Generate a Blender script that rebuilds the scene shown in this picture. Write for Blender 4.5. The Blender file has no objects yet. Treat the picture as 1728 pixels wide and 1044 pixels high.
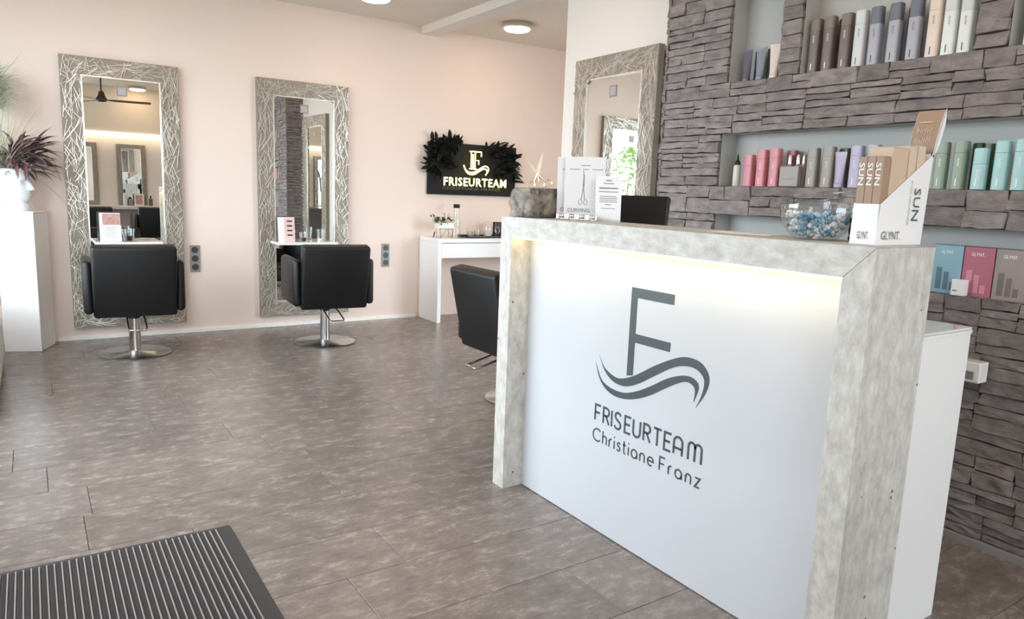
import bpy, bmesh, math, random
from mathutils import Vector, Matrix
random.seed(7)
sc = bpy.context.scene
C = sc.collection

# ------------------------------------------------------------------ camera
CAM_H = 1.25
FPX, YAW, PITCH, ROLL = 1215.5, math.radians(33.94), math.radians(9.14), math.radians(2.15)
cam_d = bpy.data.cameras.new('camera'); cam = bpy.data.objects.new('camera', cam_d); C.objects.link(cam)
cam_d.sensor_width = 36.0; cam_d.lens = FPX / 1728 * 36.0; cam_d.clip_start = 0.02
_f = Vector((math.sin(YAW), math.cos(YAW), 0)); _r = Vector((math.cos(YAW), -math.sin(YAW), 0)); _u = Vector((0, 0, 1))
_f2 = _f * math.cos(PITCH) - _u * math.sin(PITCH); _u2 = _u * math.cos(PITCH) + _f * math.sin(PITCH)
_r3 = _r * math.cos(ROLL) + _u2 * math.sin(ROLL); _u3 = _u2 * math.cos(ROLL) - _r * math.sin(ROLL)
cam.matrix_world = Matrix(((_r3.x, _u3.x, -_f2.x, 0), (_r3.y, _u3.y, -_f2.y, 0), (_r3.z, _u3.z, -_f2.z, CAM_H), (0, 0, 0, 1)))
sc.camera = cam

# ------------------------------------------------------------------ world, daylight, exposure
world = bpy.data.worlds.new('world'); sc.world = world; world.use_nodes = True
bg = world.node_tree.nodes['Background']
bg.inputs[0].default_value = (0.80, 0.91, 1.0, 1); bg.inputs[1].default_value = 9.5
for side, a0, a1, z0, z1 in (('left', 2.40, 5.85, .5, 2.5), ('rear', -.64, .70, .05, 2.5), ('rear', 2.15, 2.80, .05, 1.9)):
    ld = bpy.data.lights.new('portal', 'AREA'); ld.shape = 'RECTANGLE'; ld.size = a1 - a0; ld.size_y = z1 - z0
    ld.cycles.is_portal = True
    lo = bpy.data.objects.new('window_portal', ld); C.objects.link(lo); m_, h_ = (a0 + a1) / 2, (z0 + z1) / 2
    if side == 'left': lo.matrix_world = Matrix(((0, 0, -1, -.93), (1, 0, 0, m_), (0, -1, 0, h_), (0, 0, 0, 1)))
    else: lo.matrix_world = Matrix(((-1, 0, 0, m_), (0, 0, -1, -1.63), (0, -1, 0, h_), (0, 0, 0, 1)))
sc.view_settings.view_transform = 'Standard'; sc.view_settings.look = 'None'
sc.view_settings.gamma = 1.0; sc.view_settings.use_curve_mapping = False
sc.view_settings.exposure = 0.32
LAMP_E = 20.5
sc.cycles.use_denoising = True
sc.cycles.max_bounces = 12; sc.cycles.diffuse_bounces = 6; sc.cycles.glossy_bounces = 6
sc.cycles.transparent_max_bounces = 16; sc.cycles.caustics_reflective = False; sc.cycles.caustics_refractive = False
sc.cycles.sample_clamp_indirect = 6.0

# ------------------------------------------------------------------ helpers
def lin(c):
    return tuple(((v / 255) / 12.92 if v / 255 <= .04045 else ((v / 255 + .055) / 1.055) ** 2.4) for v in c)
MATS = {}
def mat(name, rgb, rough=.5, metal=0, spec=.5, var=.06, scale=12, bump=0, bscale=60, coat=0, emit=None, estr=0, stretch=None, coords='Object'):
    """procedural principled material: base colour varied by noise, optional bump"""
    if name in MATS: return MATS[name]
    m = bpy.data.materials.new(name); m.use_nodes = True; MATS[name] = m
    nt = m.node_tree; p = nt.nodes['Principled BSDF']; L = nt.links
    c = lin(rgb)
    tc = nt.nodes.new('ShaderNodeTexCoord'); src = tc.outputs[coords]
    if stretch:
        mp = nt.nodes.new('ShaderNodeMapping'); mp.inputs['Scale'].default_value = stretch
        L.new(src, mp.inputs[0]); src = mp.outputs[0]
    n = nt.nodes.new('ShaderNodeTexNoise'); n.inputs['Scale'].default_value = scale; n.inputs['Detail'].default_value = 4
    L.new(src, n.inputs['Vector'])
    mx = nt.nodes.new('ShaderNodeMix'); mx.data_type = 'RGBA'
    mx.inputs[6].default_value = tuple(v * (1 - var) for v in c) + (1,); mx.inputs[7].default_value = tuple(min(1, v * (1 + var)) for v in c) + (1,)
    L.new(n.outputs['Fac'], mx.inputs[0]); L.new(mx.outputs[2], p.inputs['Base Color'])
    p.inputs['Roughness'].default_value = rough; p.inputs['Metallic'].default_value = metal
    p.inputs['Specular IOR Level'].default_value = spec
    if coat: p.inputs['Coat Weight'].default_value = coat; p.inputs['Coat Roughness'].default_value = .08
    if bump:
        n2 = nt.nodes.new('ShaderNodeTexNoise'); n2.inputs['Scale'].default_value = bscale; n2.inputs['Detail'].default_value = 5
        L.new(src, n2.inputs['Vector'])
        b = nt.nodes.new('ShaderNodeBump'); b.inputs['Strength'].default_value = bump; b.inputs['Distance'].default_value = .01
        L.new(n2.outputs['Fac'], b.inputs['Height']); L.new(b.outputs[0], p.inputs['Normal'])
    if emit:
        p.inputs['Emission Color'].default_value = lin(emit) + (1,); p.inputs['Emission Strength'].default_value = estr
    return m
def clear_glass(name, tint=(1, 1, 1), edge=.5, base=.04, rough=.0):
    """thin clear sheet: mostly transparent, more mirror-like towards grazing angles"""
    if name in MATS: return MATS[name]
    m = bpy.data.materials.new(name); m.use_nodes = True; MATS[name] = m
    nt = m.node_tree; nt.nodes.remove(nt.nodes['Principled BSDF']); L = nt.links
    out = nt.nodes['Material Output']
    t = nt.nodes.new('ShaderNodeBsdfTransparent'); t.inputs[0].default_value = tint + (1,)
    g = nt.nodes.new('ShaderNodeBsdfGlossy'); g.inputs['Roughness'].default_value = rough
    lw = nt.nodes.new('ShaderNodeLayerWeight'); lw.inputs[0].default_value = .35
    mr = nt.nodes.new('ShaderNodeMapRange'); mr.inputs[3].default_value = base; mr.inputs[4].default_value = edge
    mix = nt.nodes.new('ShaderNodeMixShader')
    L.new(lw.outputs['Facing'], mr.inputs[0]); L.new(mr.outputs[0], mix.inputs[0])
    L.new(t.outputs[0], mix.inputs[1]); L.new(g.outputs[0], mix.inputs[2]); L.new(mix.outputs[0], out.inputs[0])
    return m

class MB:
    """collects shapes into one bmesh"""
    def __init__(s): s.b = bmesh.new()
    def _add(s, vs, fs, M=None):
        bv = [s.b.verts.new(M @ Vector(v) if M else v) for v in vs]
        out = []
        for f in fs:
            try: out.append(s.b.faces.new([bv[i] for i in f]))
            except ValueError: pass
        return bv
    def box(s, x0, x1, y0, y1, z0, z1, M=None):
        v = [(x, y, z) for z in (z0, z1) for y in (y0, y1) for x in (x0, x1)]
        s._add(v, [(0, 2, 3, 1), (4, 5, 7, 6), (0, 1, 5, 4), (2, 6, 7, 3), (0, 4, 6, 2), (1, 3, 7, 5)], M); return s
    def rbox(s, x0, x1, y0, y1, z0, z1, r=.01, seg=2, M=None):
        t = bmesh.new()
        v = [t.verts.new((x, y, z)) for z in (z0, z1) for y in (y0, y1) for x in (x0, x1)]
        for f in [(0, 2, 3, 1), (4, 5, 7, 6), (0, 1, 5, 4), (2, 6, 7, 3), (0, 4, 6, 2), (1, 3, 7, 5)]: t.faces.new([v[i] for i in f])
        bmesh.ops.bevel(t, geom=list(t.edges), offset=r, segments=seg, profile=.5, affect='EDGES')
        t.verts.index_update()
        s._add([tuple(q.co) for q in t.verts], [[q.index for q in f.verts] for f in t.faces], M); t.free(); return s
    def lathe(s, prof, n=24, M=None, cap0=True, cap1=True, sx=1, sy=1):
        vs = []; fs = []
        for (r, z) in prof:
            for k in range(n):
                a = 2 * math.pi * k / n; vs.append((r * math.cos(a) * sx, r * math.sin(a) * sy, z))
        for i in range(len(prof) - 1):
            for k in range(n):
                k2 = (k + 1) % n; fs.append((i * n + k, i * n + k2, (i + 1) * n + k2, (i + 1) * n + k))
        if cap0: fs.append(tuple(range(n - 1, -1, -1)))
        if cap1: fs.append(tuple((len(prof) - 1) * n + k for k in range(n)))
        s._add(vs, fs, M); return s
    def tube(s, pts, r, n=8, closed=False, M=None):
        pts = [Vector(p) for p in pts]; vs = []; fs = []; m = len(pts)
        rr = r if isinstance(r, (list, tuple)) else [r] * m
        prev = None
        for i, p in enumerate(pts):
            if closed: d = pts[(i + 1) % m] - pts[i - 1]
            else: d = pts[min(i + 1, m - 1)] - pts[max(i - 1, 0)]
            d.normalize()
            if prev is None:
                a = d.orthogonal().normalized()
            else:
                a = prev - d * prev.dot(d)
                a = a.normalized() if a.length > 1e-6 else d.orthogonal().normalized()
            prev = a; b = d.cross(a)
            for k in range(n):
                t = 2 * math.pi * k / n; vs.append(tuple(p + (a * math.cos(t) + b * math.sin(t)) * rr[i]))
        for i in range(m if closed else m - 1):
            j = (i + 1) % m
            for k in range(n):
                k2 = (k + 1) % n; fs.append((i * n + k, i * n + k2, j * n + k2, j * n + k))
        if not closed: fs += [tuple(range(n - 1, -1, -1)), tuple((m - 1) * n + k for k in range(n))]
        s._add(vs, fs, M); return s
    def prism(s, poly, z0, z1, M=None):
        n = len(poly)
        vs = [(x, y, z0) for x, y in poly] + [(x, y, z1) for x, y in poly]
        s._add(vs, [tuple(range(n - 1, -1, -1)), tuple(range(n, 2 * n))] + [(i, (i + 1) % n, n + (i + 1) % n, n + i) for i in range(n)], M); return s
    def strip(s, A, B, z0, z1, M=None):
        """band between two polylines of equal length, with thickness z0..z1"""
        n = len(A); vs = [(x, y, z) for z in (z0, z1) for P in (A, B) for x, y in P]
        fs = []
        for i in range(n - 1):
            fs += [(i, n + i, n + i + 1, i + 1), (2 * n + i, 2 * n + i + 1, 3 * n + i + 1, 3 * n + i), (i, i + 1, 2 * n + i + 1, 2 * n + i), (n + i, 3 * n + i, 3 * n + i + 1, n + i + 1)]
        fs += [(0, 2 * n, 3 * n, n), (n - 1, 2 * n - 1, 4 * n - 1, 3 * n - 1)]
        s._add(vs, fs, M); return s
    def ribbon(s, pts, w, z0=0, z1=.001, M=None):
        P = [Vector((p[0], p[1])) for p in pts]; A = []; Bq = []
        for i, p in enumerate(P):
            d1 = (P[i] - P[i - 1]).normalized() if i else None
            d2 = (P[i + 1] - P[i]).normalized() if i < len(P) - 1 else None
            if d1 is None: d1 = d2
            if d2 is None: d2 = d1
            n1 = Vector((-d1.y, d1.x)); n2 = Vector((-d2.y, d2.x)); m = n1 + n2
            if m.length < 1e-6: m = n1
            m.normalize(); k = w / 2 / max(.4, m.dot(n1))
            A.append(tuple(p + m * k)); Bq.append(tuple(p - m * k))
        return s.strip(A, Bq, z0, z1, M)
    def mesh(s, name):
        bmesh.ops.recalc_face_normals(s.b, faces=s.b.faces)
        me = bpy.data.meshes.new(name); s.b.to_mesh(me); s.b.free(); return me
    def build(s, name, m, parent=None, smooth=None, loc=None):
        return link(name, s.mesh(name), m, parent, smooth, loc)
def link(name, me, m, parent=None, smooth=None, loc=None):
    if m is not None and not me.materials:
        me.materials.append(m)
    if smooth:
        me.polygons.foreach_set('use_smooth', [True] * len(me.polygons))
        try: me.set_sharp_from_angle(angle=math.radians(smooth if smooth > 1 else 40))
        except Exception: pass
    o = bpy.data.objects.new(name, me); C.objects.link(o)
    if parent: o.parent = parent
    if loc: o.location = loc
    return o
def tag(o, label=None, cat=None, group=None, kind=None):
    if label: o['label'] = label
    if cat: o['category'] = cat
    if group: o['group'] = group
    if kind: o['kind'] = kind
    return o
def thing(name, label, cat, loc=(0, 0, 0), rotz=0, group=None):
    o = bpy.data.objects.new(name, None); C.objects.link(o); o.empty_display_size = .05
    o.location = loc; o.rotation_euler = (0, 0, rotz)
    return tag(o, label, cat, group)
def copy_tree(o, parent=None):
    c = o.copy(); C.objects.link(c); c.parent = parent
    for ch in list(o.children): copy_tree(ch, c)
    return c
def dup(o, label, loc, rotz=0):
    c = copy_tree(o); c['label'] = label; c.location = loc; c.rotation_euler = (0, 0, rotz); return c
def struct(o): o['kind'] = 'structure'; return o
def frameM(o, u, v):
    """matrix mapping (a,b,c) -> o + a*u + b*v + c*(u x v)"""
    u = Vector(u).normalized(); v = Vector(v).normalized(); n = u.cross(v)
    return Matrix(((u.x, v.x, n.x, o[0]), (u.y, v.y, n.y, o[1]), (u.z, v.z, n.z, o[2]), (0, 0, 0, 1)))
def arc(cx, cy, rx, ry, a0, a1, n=10):
    return [(cx + rx * math.cos(math.radians(a0 + (a1 - a0) * i / n)), cy + ry * math.sin(math.radians(a0 + (a1 - a0) * i / n))) for i in range(n + 1)]
TXT = {}
def text_geo(s, bold=0.0, spacing=1.0):
    """(verts, faces, width, height) of a line of lettering, cap height 1"""
    k = (s, bold, spacing)
    if k in TXT: return TXT[k]
    cu = bpy.data.curves.new('t', 'FONT'); cu.body = s; cu.size = 1; cu.offset = bold; cu.resolution_u = 2; cu.space_character = spacing
    o = bpy.data.objects.new('t', cu); C.objects.link(o)
    dg = bpy.context.evaluated_depsgraph_get(); dg.update()
    me = bpy.data.meshes.new_from_object(o.evaluated_get(dg))
    vs = [v.co.copy() for v in me.vertices]; fs = [tuple(p.vertices) for p in me.polygons]
    bpy.data.objects.remove(o); bpy.data.curves.remove(cu); bpy.data.meshes.remove(me)
    x0 = min(v.x for v in vs); x1 = max(v.x for v in vs); y1 = max(v.y for v in vs); y0 = min(0, min(v.y for v in vs)) * 0
    h = y1 - y0
    TXT[k] = ([((v.x - x0) / h, (v.y - y0) / h, 0) for v in vs], fs, (x1 - x0) / h); return TXT[k]
def lettering(s, M, h, name, m, parent, width=None, bold=0.0, anchor='l'):
    """flat print: text with cap height h laid in the plane of M (origin baseline left)"""
    vs, fs, w = text_geo(s, bold)
    kx = h if width is None else width / w
    off = 0 if anchor == 'l' else -w * kx / 2
    b = MB(); b._add([(v[0] * kx + off, v[1] * h, .0006) for v in vs], fs, M)
    return b.build(name, m, parent)

# ------------------------------------------------------------------ materials
M_wall = mat('wall_paint', (237, 220, 209), .9, var=.015, scale=3, bump=.08, bscale=250)
M_part = mat('partition_paint', (236, 231, 226), .9, var=.015, scale=3, bump=.05, bscale=250)
M_ceil = mat('ceiling_paint', (234, 226, 216), .95, var=.015, scale=3, bump=.1, bscale=180)
M_white = mat('white_paint', (240, 238, 235), .5, var=.01)
M_wgloss = mat('white_lacquer', (242, 241, 240), .12, var=.008, scale=4)
M_niche = mat('niche_grey_paint', (186, 187, 184), .8, var=.02)
M_mortar = mat('mortar', (62, 57, 58), .95, var=.2, scale=30)
M_joint = mat('floor_joint', (38, 34, 32), .8, var=.1)
M_black = mat('black_leather', (9, 9, 11), .46, var=.15, scale=40, bump=.15, bscale=220)
M_bplastic = mat('black_plastic', (16, 16, 18), .3, var=.1)
M_chrome = mat('brushed_steel', (200, 198, 196), .22, 1, var=.05, scale=50)
M_polish = mat('polished_chrome', (225, 222, 218), .06, 1, var=.02)
M_silver = mat('champagne_silver', (246, 240, 230), .22, .5, var=.08, scale=60)
M_silverbase = mat('champagne_silver_ground', (148, 138, 126), .5, .3, var=.15, scale=60)
M_mirror = mat('mirror_glass', (236, 238, 236), .0, 1, var=.0)
M_grey = mat('grey_plastic', (140, 138, 138), .4, var=.05)
M_dgrey = mat('dark_grey_plastic', (60, 58, 58), .4, var=.05)
M_paper = mat('paper', (238, 237, 238), .7, var=.01)
M_ink = mat('grey_ink', (92, 96, 98), .6, var=.05)
M_inklt = mat('light_grey_ink', (150, 152, 156), .6, var=.05)
M_logo = mat('anthracite_film', (74, 82, 84), .35, var=.05)
M_wtext = mat('white_ink', (245, 243, 238), .6, var=.0)
M_gold = mat('gold_metal', (238, 224, 196), .28, 1, var=.1, scale=40)
M_glass = clear_glass('window_glass', edge=.35, base=.03)
M_vessel = clear_glass('clear_vessel_glass', (.97, .985, .985), edge=.55, base=.05)

def stone_mat():
    m = bpy.data.materials.new('slate_stone'); m.use_nodes = True; nt = m.node_tree; L = nt.links; p = nt.nodes['Principled BSDF']
    tc = nt.nodes.new('ShaderNodeTexCoord'); oi = nt.nodes.new('ShaderNodeObjectInfo')
    n = nt.nodes.new('ShaderNodeTexNoise'); n.inputs['Scale'].default_value = 14; n.inputs['Detail'].default_value = 8; n.inputs['Roughness'].default_value = .65
    mp = nt.nodes.new('ShaderNodeMapping'); mp.inputs['Scale'].default_value = (1, 1, 2.2); L.new(tc.outputs['Object'], mp.inputs[0]); L.new(mp.outputs[0], n.inputs['Vector'])
    cr = nt.nodes.new('ShaderNodeValToRGB'); e = cr.color_ramp.elements
    e[0].position = .25; e[0].color = lin((121, 113, 113)) + (1,); e[1].position = .75; e[1].color = lin((186, 176, 174)) + (1,)
    L.new(n.outputs['Fac'], cr.inputs[0])
    hs = nt.nodes.new('ShaderNodeHueSaturation'); mr = nt.nodes.new('ShaderNodeMapRange'); mr.inputs[3].default_value = .82; mr.inputs[4].default_value = 1.15
    L.new(oi.outputs['Random'], mr.inputs[0]); L.new(mr.outputs[0], hs.inputs['Value']); L.new(cr.outputs[0], hs.inputs['Color'])
    L.new(hs.outputs[0], p.inputs['Base Color']); p.inputs['Roughness'].default_value = .75
    n2 = nt.nodes.new('ShaderNodeTexNoise'); n2.inputs['Scale'].default_value = 38; n2.inputs['Detail'].default_value = 9; n2.inputs['Roughness'].default_value = .7
    L.new(mp.outputs[0], n2.inputs['Vector'])
    b = nt.nodes.new('ShaderNodeBump'); b.inputs['Strength'].default_value = 1.0; b.inputs['Distance'].default_value = .016
    L.new(n2.outputs['Fac'], b.inputs['Height']); L.new(b.outputs[0], p.inputs['Normal'])
    return m
M_stone = stone_mat()
def tile_mat():
    m = bpy.data.materials.new('slate_vinyl_tile'); m.use_nodes = True; nt = m.node_tree; L = nt.links; p = nt.nodes['Principled BSDF']
    tc = nt.nodes.new('ShaderNodeTexCoord'); oi = nt.nodes.new('ShaderNodeObjectInfo')
    mul = nt.nodes.new('ShaderNodeVectorMath'); mul.operation = 'SCALE'; mul.inputs[0].default_value = (17, 31, 7); L.new(oi.outputs['Random'], mul.inputs['Scale'])
    add = nt.nodes.new('ShaderNodeVectorMath'); L.new(tc.outputs['Object'], add.inputs[0]); L.new(mul.outputs[0], add.inputs[1])
    mp = nt.nodes.new('ShaderNodeMapping'); mp.inputs['Scale'].default_value = (1, 2.0, 1); mp.inputs['Rotation'].default_value = (0, 0, .12); L.new(add.outputs[0], mp.inputs[0])
    n = nt.nodes.new('ShaderNodeTexNoise'); n.inputs['Scale'].default_value = 9.0; n.inputs['Detail'].default_value = 15; n.inputs['Roughness'].default_value = .80; n.inputs['Distortion'].default_value = .12
    L.new(mp.outputs[0], n.inputs['Vector'])
    cr = nt.nodes.new('ShaderNodeValToRGB'); e = cr.color_ramp.elements
    e[0].position = .27; e[0].color = lin((88, 81, 78)) + (1,); e[1].position = .78; e[1].color = lin((176, 166, 158)) + (1,)
    q = e.new(.5); q.color = lin((128, 118, 113)) + (1,)
    L.new(n.outputs['Fac'], cr.inputs[0])
    hs = nt.nodes.new('ShaderNodeHueSaturation'); mr = nt.nodes.new('ShaderNodeMapRange'); mr.inputs[3].default_value = .92; mr.inputs[4].default_value = 1.08
    L.new(oi.outputs['Random'], mr.inputs[0]); L.new(mr.outputs[0], hs.inputs['Value']); L.new(cr.outputs[0], hs.inputs['Color'])
    L.new(hs.outputs[0], p.inputs['Base Color']); p.inputs['Specular IOR Level'].default_value = .36
    rr = nt.nodes.new('ShaderNodeMapRange'); rr.inputs[3].default_value = .20; rr.inputs[4].default_value = .33; L.new(n.outputs['Fac'], rr.inputs[0]); L.new(rr.outputs[0], p.inputs['Roughness'])
    b = nt.nodes.new('ShaderNodeBump'); b.inputs['Strength'].default_value = .12; b.inputs['Distance'].default_value = .004; L.new(n.outputs['Fac'], b.inputs['Height']); L.new(b.outputs[0], p.inputs['Normal'])
    return m
M_tile = tile_mat()
def concrete_mat(name, stretch, a=(174, 169, 162), c=(221, 219, 213)):
    m = bpy.data.materials.new(name); m.use_nodes = True; nt = m.node_tree; L = nt.links; p = nt.nodes['Principled BSDF']
    tc = nt.nodes.new('ShaderNodeTexCoord'); mp = nt.nodes.new('ShaderNodeMapping'); mp.inputs['Scale'].default_value = stretch; L.new(tc.outputs['Object'], mp.inputs[0])
    n = nt.nodes.new('ShaderNodeTexNoise'); n.inputs['Scale'].default_value = 26; n.inputs['Detail'].default_value = 10; n.inputs['Roughness'].default_value = .7; n.inputs['Distortion'].default_value = .15
    L.new(mp.outputs[0], n.inputs['Vector'])
    cr = nt.nodes.new('ShaderNodeValToRGB'); e = cr.color_ramp.elements
    e[0].position = .3; e[0].color = lin(a) + (1,); e[1].position = .68; e[1].color = lin(c) + (1,)
    L.new(n.outputs['Fac'], cr.inputs[0])
    v = nt.nodes.new('ShaderNodeTexVoronoi'); v.inputs['Scale'].default_value = 16; L.new(tc.outputs['Object'], v.inputs['Vector'])
    lt = nt.nodes.new('ShaderNodeMath'); lt.operation = 'LESS_THAN'; lt.inputs[1].default_value = .085; L.new(v.outputs['Distance'], lt.inputs[0])
    n3 = nt.nodes.new('ShaderNodeTexNoise'); n3.inputs['Scale'].default_value = 4.0; L.new(tc.outputs['Object'], n3.inputs['Vector'])
    gt = nt.nodes.new('ShaderNodeMath'); gt.operation = 'GREATER_THAN'; gt.inputs[1].default_value = .5; L.new(n3.outputs['Fac'], gt.inputs[0])
    an = nt.nodes.new('ShaderNodeMath'); an.operation = 'MULTIPLY'; L.new(lt.outputs[0], an.inputs[0]); L.new(gt.outputs[0], an.inputs[1])
    mx = nt.nodes.new('ShaderNodeMix'); mx.data_type = 'RGBA'; L.new(an.outputs[0], mx.inputs[0]); L.new(cr.outputs[0], mx.inputs[6]); mx.inputs[7].default_value = lin((112, 108, 102)) + (1,)
    L.new(mx.outputs[2], p.inputs['Base Color']); p.inputs['Roughness'].default_value = .5
    b = nt.nodes.new('ShaderNodeBump'); b.inputs['Strength'].default_value = .08; b.inputs['Distance'].default_value = .004; L.new(n.outputs['Fac'], b.inputs['Height']); L.new(b.outputs[0], p.inputs['Normal'])
    return m
M_conc_v = concrete_mat('concrete_laminate_upright', (1.2, 1.2, .6))
M_conc_h = concrete_mat('concrete_laminate_level', (1.2, .6, 1.2))

def ramp_mat(name, c0, c1, scale, p0=.35, p1=.65, rough=.65, bump=.6):
    m = bpy.data.materials.new(name); m.use_nodes = True; nt = m.node_tree; L = nt.links; p = nt.nodes['Principled BSDF']
    tc = nt.nodes.new('ShaderNodeTexCoord'); n = nt.nodes.new('ShaderNodeTexNoise'); n.inputs['Scale'].default_value = scale; n.inputs['Detail'].default_value = 8; n.inputs['Roughness'].default_value = .68; n.inputs['Distortion'].default_value = .5
    L.new(tc.outputs['Object'], n.inputs['Vector']); cr = nt.nodes.new('ShaderNodeValToRGB'); e = cr.color_ramp.elements
    e[0].position = p0; e[0].color = lin(c0) + (1,); e[1].position = p1; e[1].color = lin(c1) + (1,); L.new(n.outputs['Fac'], cr.inputs[0]); L.new(cr.outputs[0], p.inputs['Base Color'])
    p.inputs['Roughness'].default_value = rough; b = nt.nodes.new('ShaderNodeBump'); b.inputs['Strength'].default_value = bump; b.inputs['Distance'].default_value = .01
    L.new(n.outputs['Fac'], b.inputs['Height']); L.new(b.outputs[0], p.inputs['Normal']); return m
# ================================================================== THE SETTING
BY = 6.43          # back wall plane
LX = -0.75         # window wall plane
RY = -1.50         # rear wall plane
RX = 5.60          # far right wall behind the partition
CZ = 2.77          # ceiling height
SX = 2.90          # stone face plane
PX, PY0, PY1 = 3.14, 2.92, 4.12   # partition
# floor and its tiles
floor = struct(MB().box(LX - .2, RX + .2, RY - .2, BY + .2, -.12, -.004).build('floor', M_joint))
TW, TH = .906, .302
tile_meshes = {}
def tile_mesh(w, h):
    k = (round(w, 3), round(h, 3))
    if k not in tile_meshes:
        b = MB(); g = .0009; e = .0012
        x, y = w / 2 - g, h / 2 - g
        v = [(-x, -y, -.004), (x, -y, -.004), (x, y, -.004), (-x, y, -.004), (-x, -y, -e), (x, -y, -e), (x, y, -e), (-x, y, -e),
             (-x + e, -y + e, 0), (x - e, -y + e, 0), (x - e, y - e, 0), (-x + e, y - e, 0)]
        b._add(v, [(0, 1, 5, 4), (1, 2, 6, 5), (2, 3, 7, 6), (3, 0, 4, 7), (4, 5, 9, 8), (5, 6, 10, 9), (6, 7, 11, 10), (7, 4, 8, 11), (8, 9, 10, 11)])
        me = b.mesh('tile'); me.materials.append(M_tile); tile_meshes[k] = me
    return tile_meshes[k]
known = {0: 1.003, -1: .794, -2: 1.45, 2: 1.013, 4: .909}
rt = random.Random(3)
for r in range(-12, 15):
    y0 = 2.075 + r * TH; y1 = min(y0 + TH, BY); y0 = max(y0, RY)
    if y1 - y0 < .03: continue
    off = known.get(r, rt.random() * TW)
    k0 = math.floor((LX - off) / TW); x = off + k0 * TW
    while x < RX:
        xa, xb = max(x, LX), min(x + TW, RX)
        lim = 3.16 if y1 < 4.1 else RX
        xb = min(xb, lim)
        if xb - xa > .03:
            link('tile', tile_mesh(xb - xa, y1 - y0), None, floor, loc=((xa + xb) / 2, (y0 + y1) / 2, 0))
        x += TW
# ceiling
struct(MB().box(LX - .2, RX + .2, RY - .2, BY + .2, CZ, CZ + .12).build('ceiling', M_ceil))
struct(MB().box(3.187, 3.350, RY, BY, 2.700, CZ + .01).build('trim_1', mat('beam_paint', (238, 232, 226), .8, var=.01)))
# walls
struct(MB().box(LX - .2, RX + .2, BY, BY + .15, -.1, CZ + .05).build('wall_back', M_wall))
struct(MB().box(RX, RX + .15, 2.9, BY, -.1, CZ + .05).build('wall_far_right', M_wall))
struct(MB().box(PX, PX + .13, PY0 - .02, PY1, -.1, CZ + .05).build('wall_partition', M_part))
rw_ = MB()
rw_.box(LX - .2, RX, RY - .15, RY, 2.52, CZ + .05).box(.75, 2.12, RY - .15, RY, -.1, 2.53).box(LX - .2, -.68, RY - .15, RY, -.1, 2.53).box(2.84, RX, RY - .15, RY, -.1, 2.53).box(2.11, 2.85, RY - .15, RY, 1.94, 2.53)
struct(rw_.build('wall_rear', mat('rear_wall_paint', (238, 226, 218), .9, var=.02)))
struct(MB().box(.76, SX + .2, RY, RY + .16, 2.02, CZ + .02).build('trim_2', mat('bulkhead_plaster', (246, 236, 222), .9, var=.03, bump=.3, bscale=40)))
struct(MB().box(.76, SX, RY + .001, RY + .175, 1.955, 2.02).build('trim_3', mat('cove_light', (255, 246, 226), .5, var=0, emit=(255, 240, 208), estr=2.2)))
struct(MB().box(0.14, 3.16, BY - .012, BY + .01, 0, .028).build('baseboard_back', mat('skirting_white', (250, 247, 242), .3, var=.01)))
struct(MB().box(4.5, RX, BY - .012, BY + .01, 0, .022).build('baseboard_far', MATS['skirting_white']))
# window wall (left): sill wall, header, piers
wb = MB()
wb.box(LX - .2, LX, RY, 2.35, -.1, CZ + .02).box(LX - .2, LX, 2.34, BY, -.1, .45).box(LX - .2, LX, 2.34, BY, 2.52, CZ + .02).box(LX - .2, LX, 5.90, BY, .44, 2.53)
struct(wb.build('wall_left', M_part))
def window(name, loc, rotz, W, Hh, mull):
    w = bpy.data.objects.new(name, None); C.objects.link(w); w.location = loc; w.rotation_euler = (0, 0, rotz); struct(w)
    f = MB(); t = .055
    f.box(-.035, .035, 0, W, 0, t).box(-.035, .035, 0, W, Hh - t, Hh).box(-.035, .035, 0, t, t, Hh - t).box(-.035, .035, W - t, W, t, Hh - t)
    for m in mull: f.box(-.03, .03, m - .03, m + .03, t, Hh - t)
    f.build('window_frame', M_white, w)
    e = [t] + [v for m in mull for v in (m - .03, m + .03)] + [W - t]
    for a, b in zip(e[::2], e[1::2]): MB().box(-.004, .004, a, b, t, Hh - t).build('pane', M_glass, w)
    return w
window('window_1', (LX - .12, 2.35, .45), 0, 3.55, 2.07, (2.6,))
window('window_2', (2.84, RY - .08, 0), math.pi / 2, .72, 1.94, ())
d = window('door_1', (.75, RY - .08, 0), math.pi / 2, 1.43, 2.52, (.45,))
MB().tube([(.10, .58, .95), (.10, .58, 1.45)], .014, 10).tube([(.03, .58, 1.0), (.10, .58, 1.0)], .008, 8).tube([(.03, .58, 1.4), (.10, .58, 1.4)], .008, 8).build('handle', M_chrome, d, smooth=40)
struct(MB().box(LX - .25, LX + .16, 2.3, 5.95, .45, .48).build('trim_4', M_white))
struct(MB().box(-30, 30, -30, 40, -.18, -.14).build('outdoor_ground', mat('paving', (150, 150, 146), .9, var=.1)))

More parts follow.
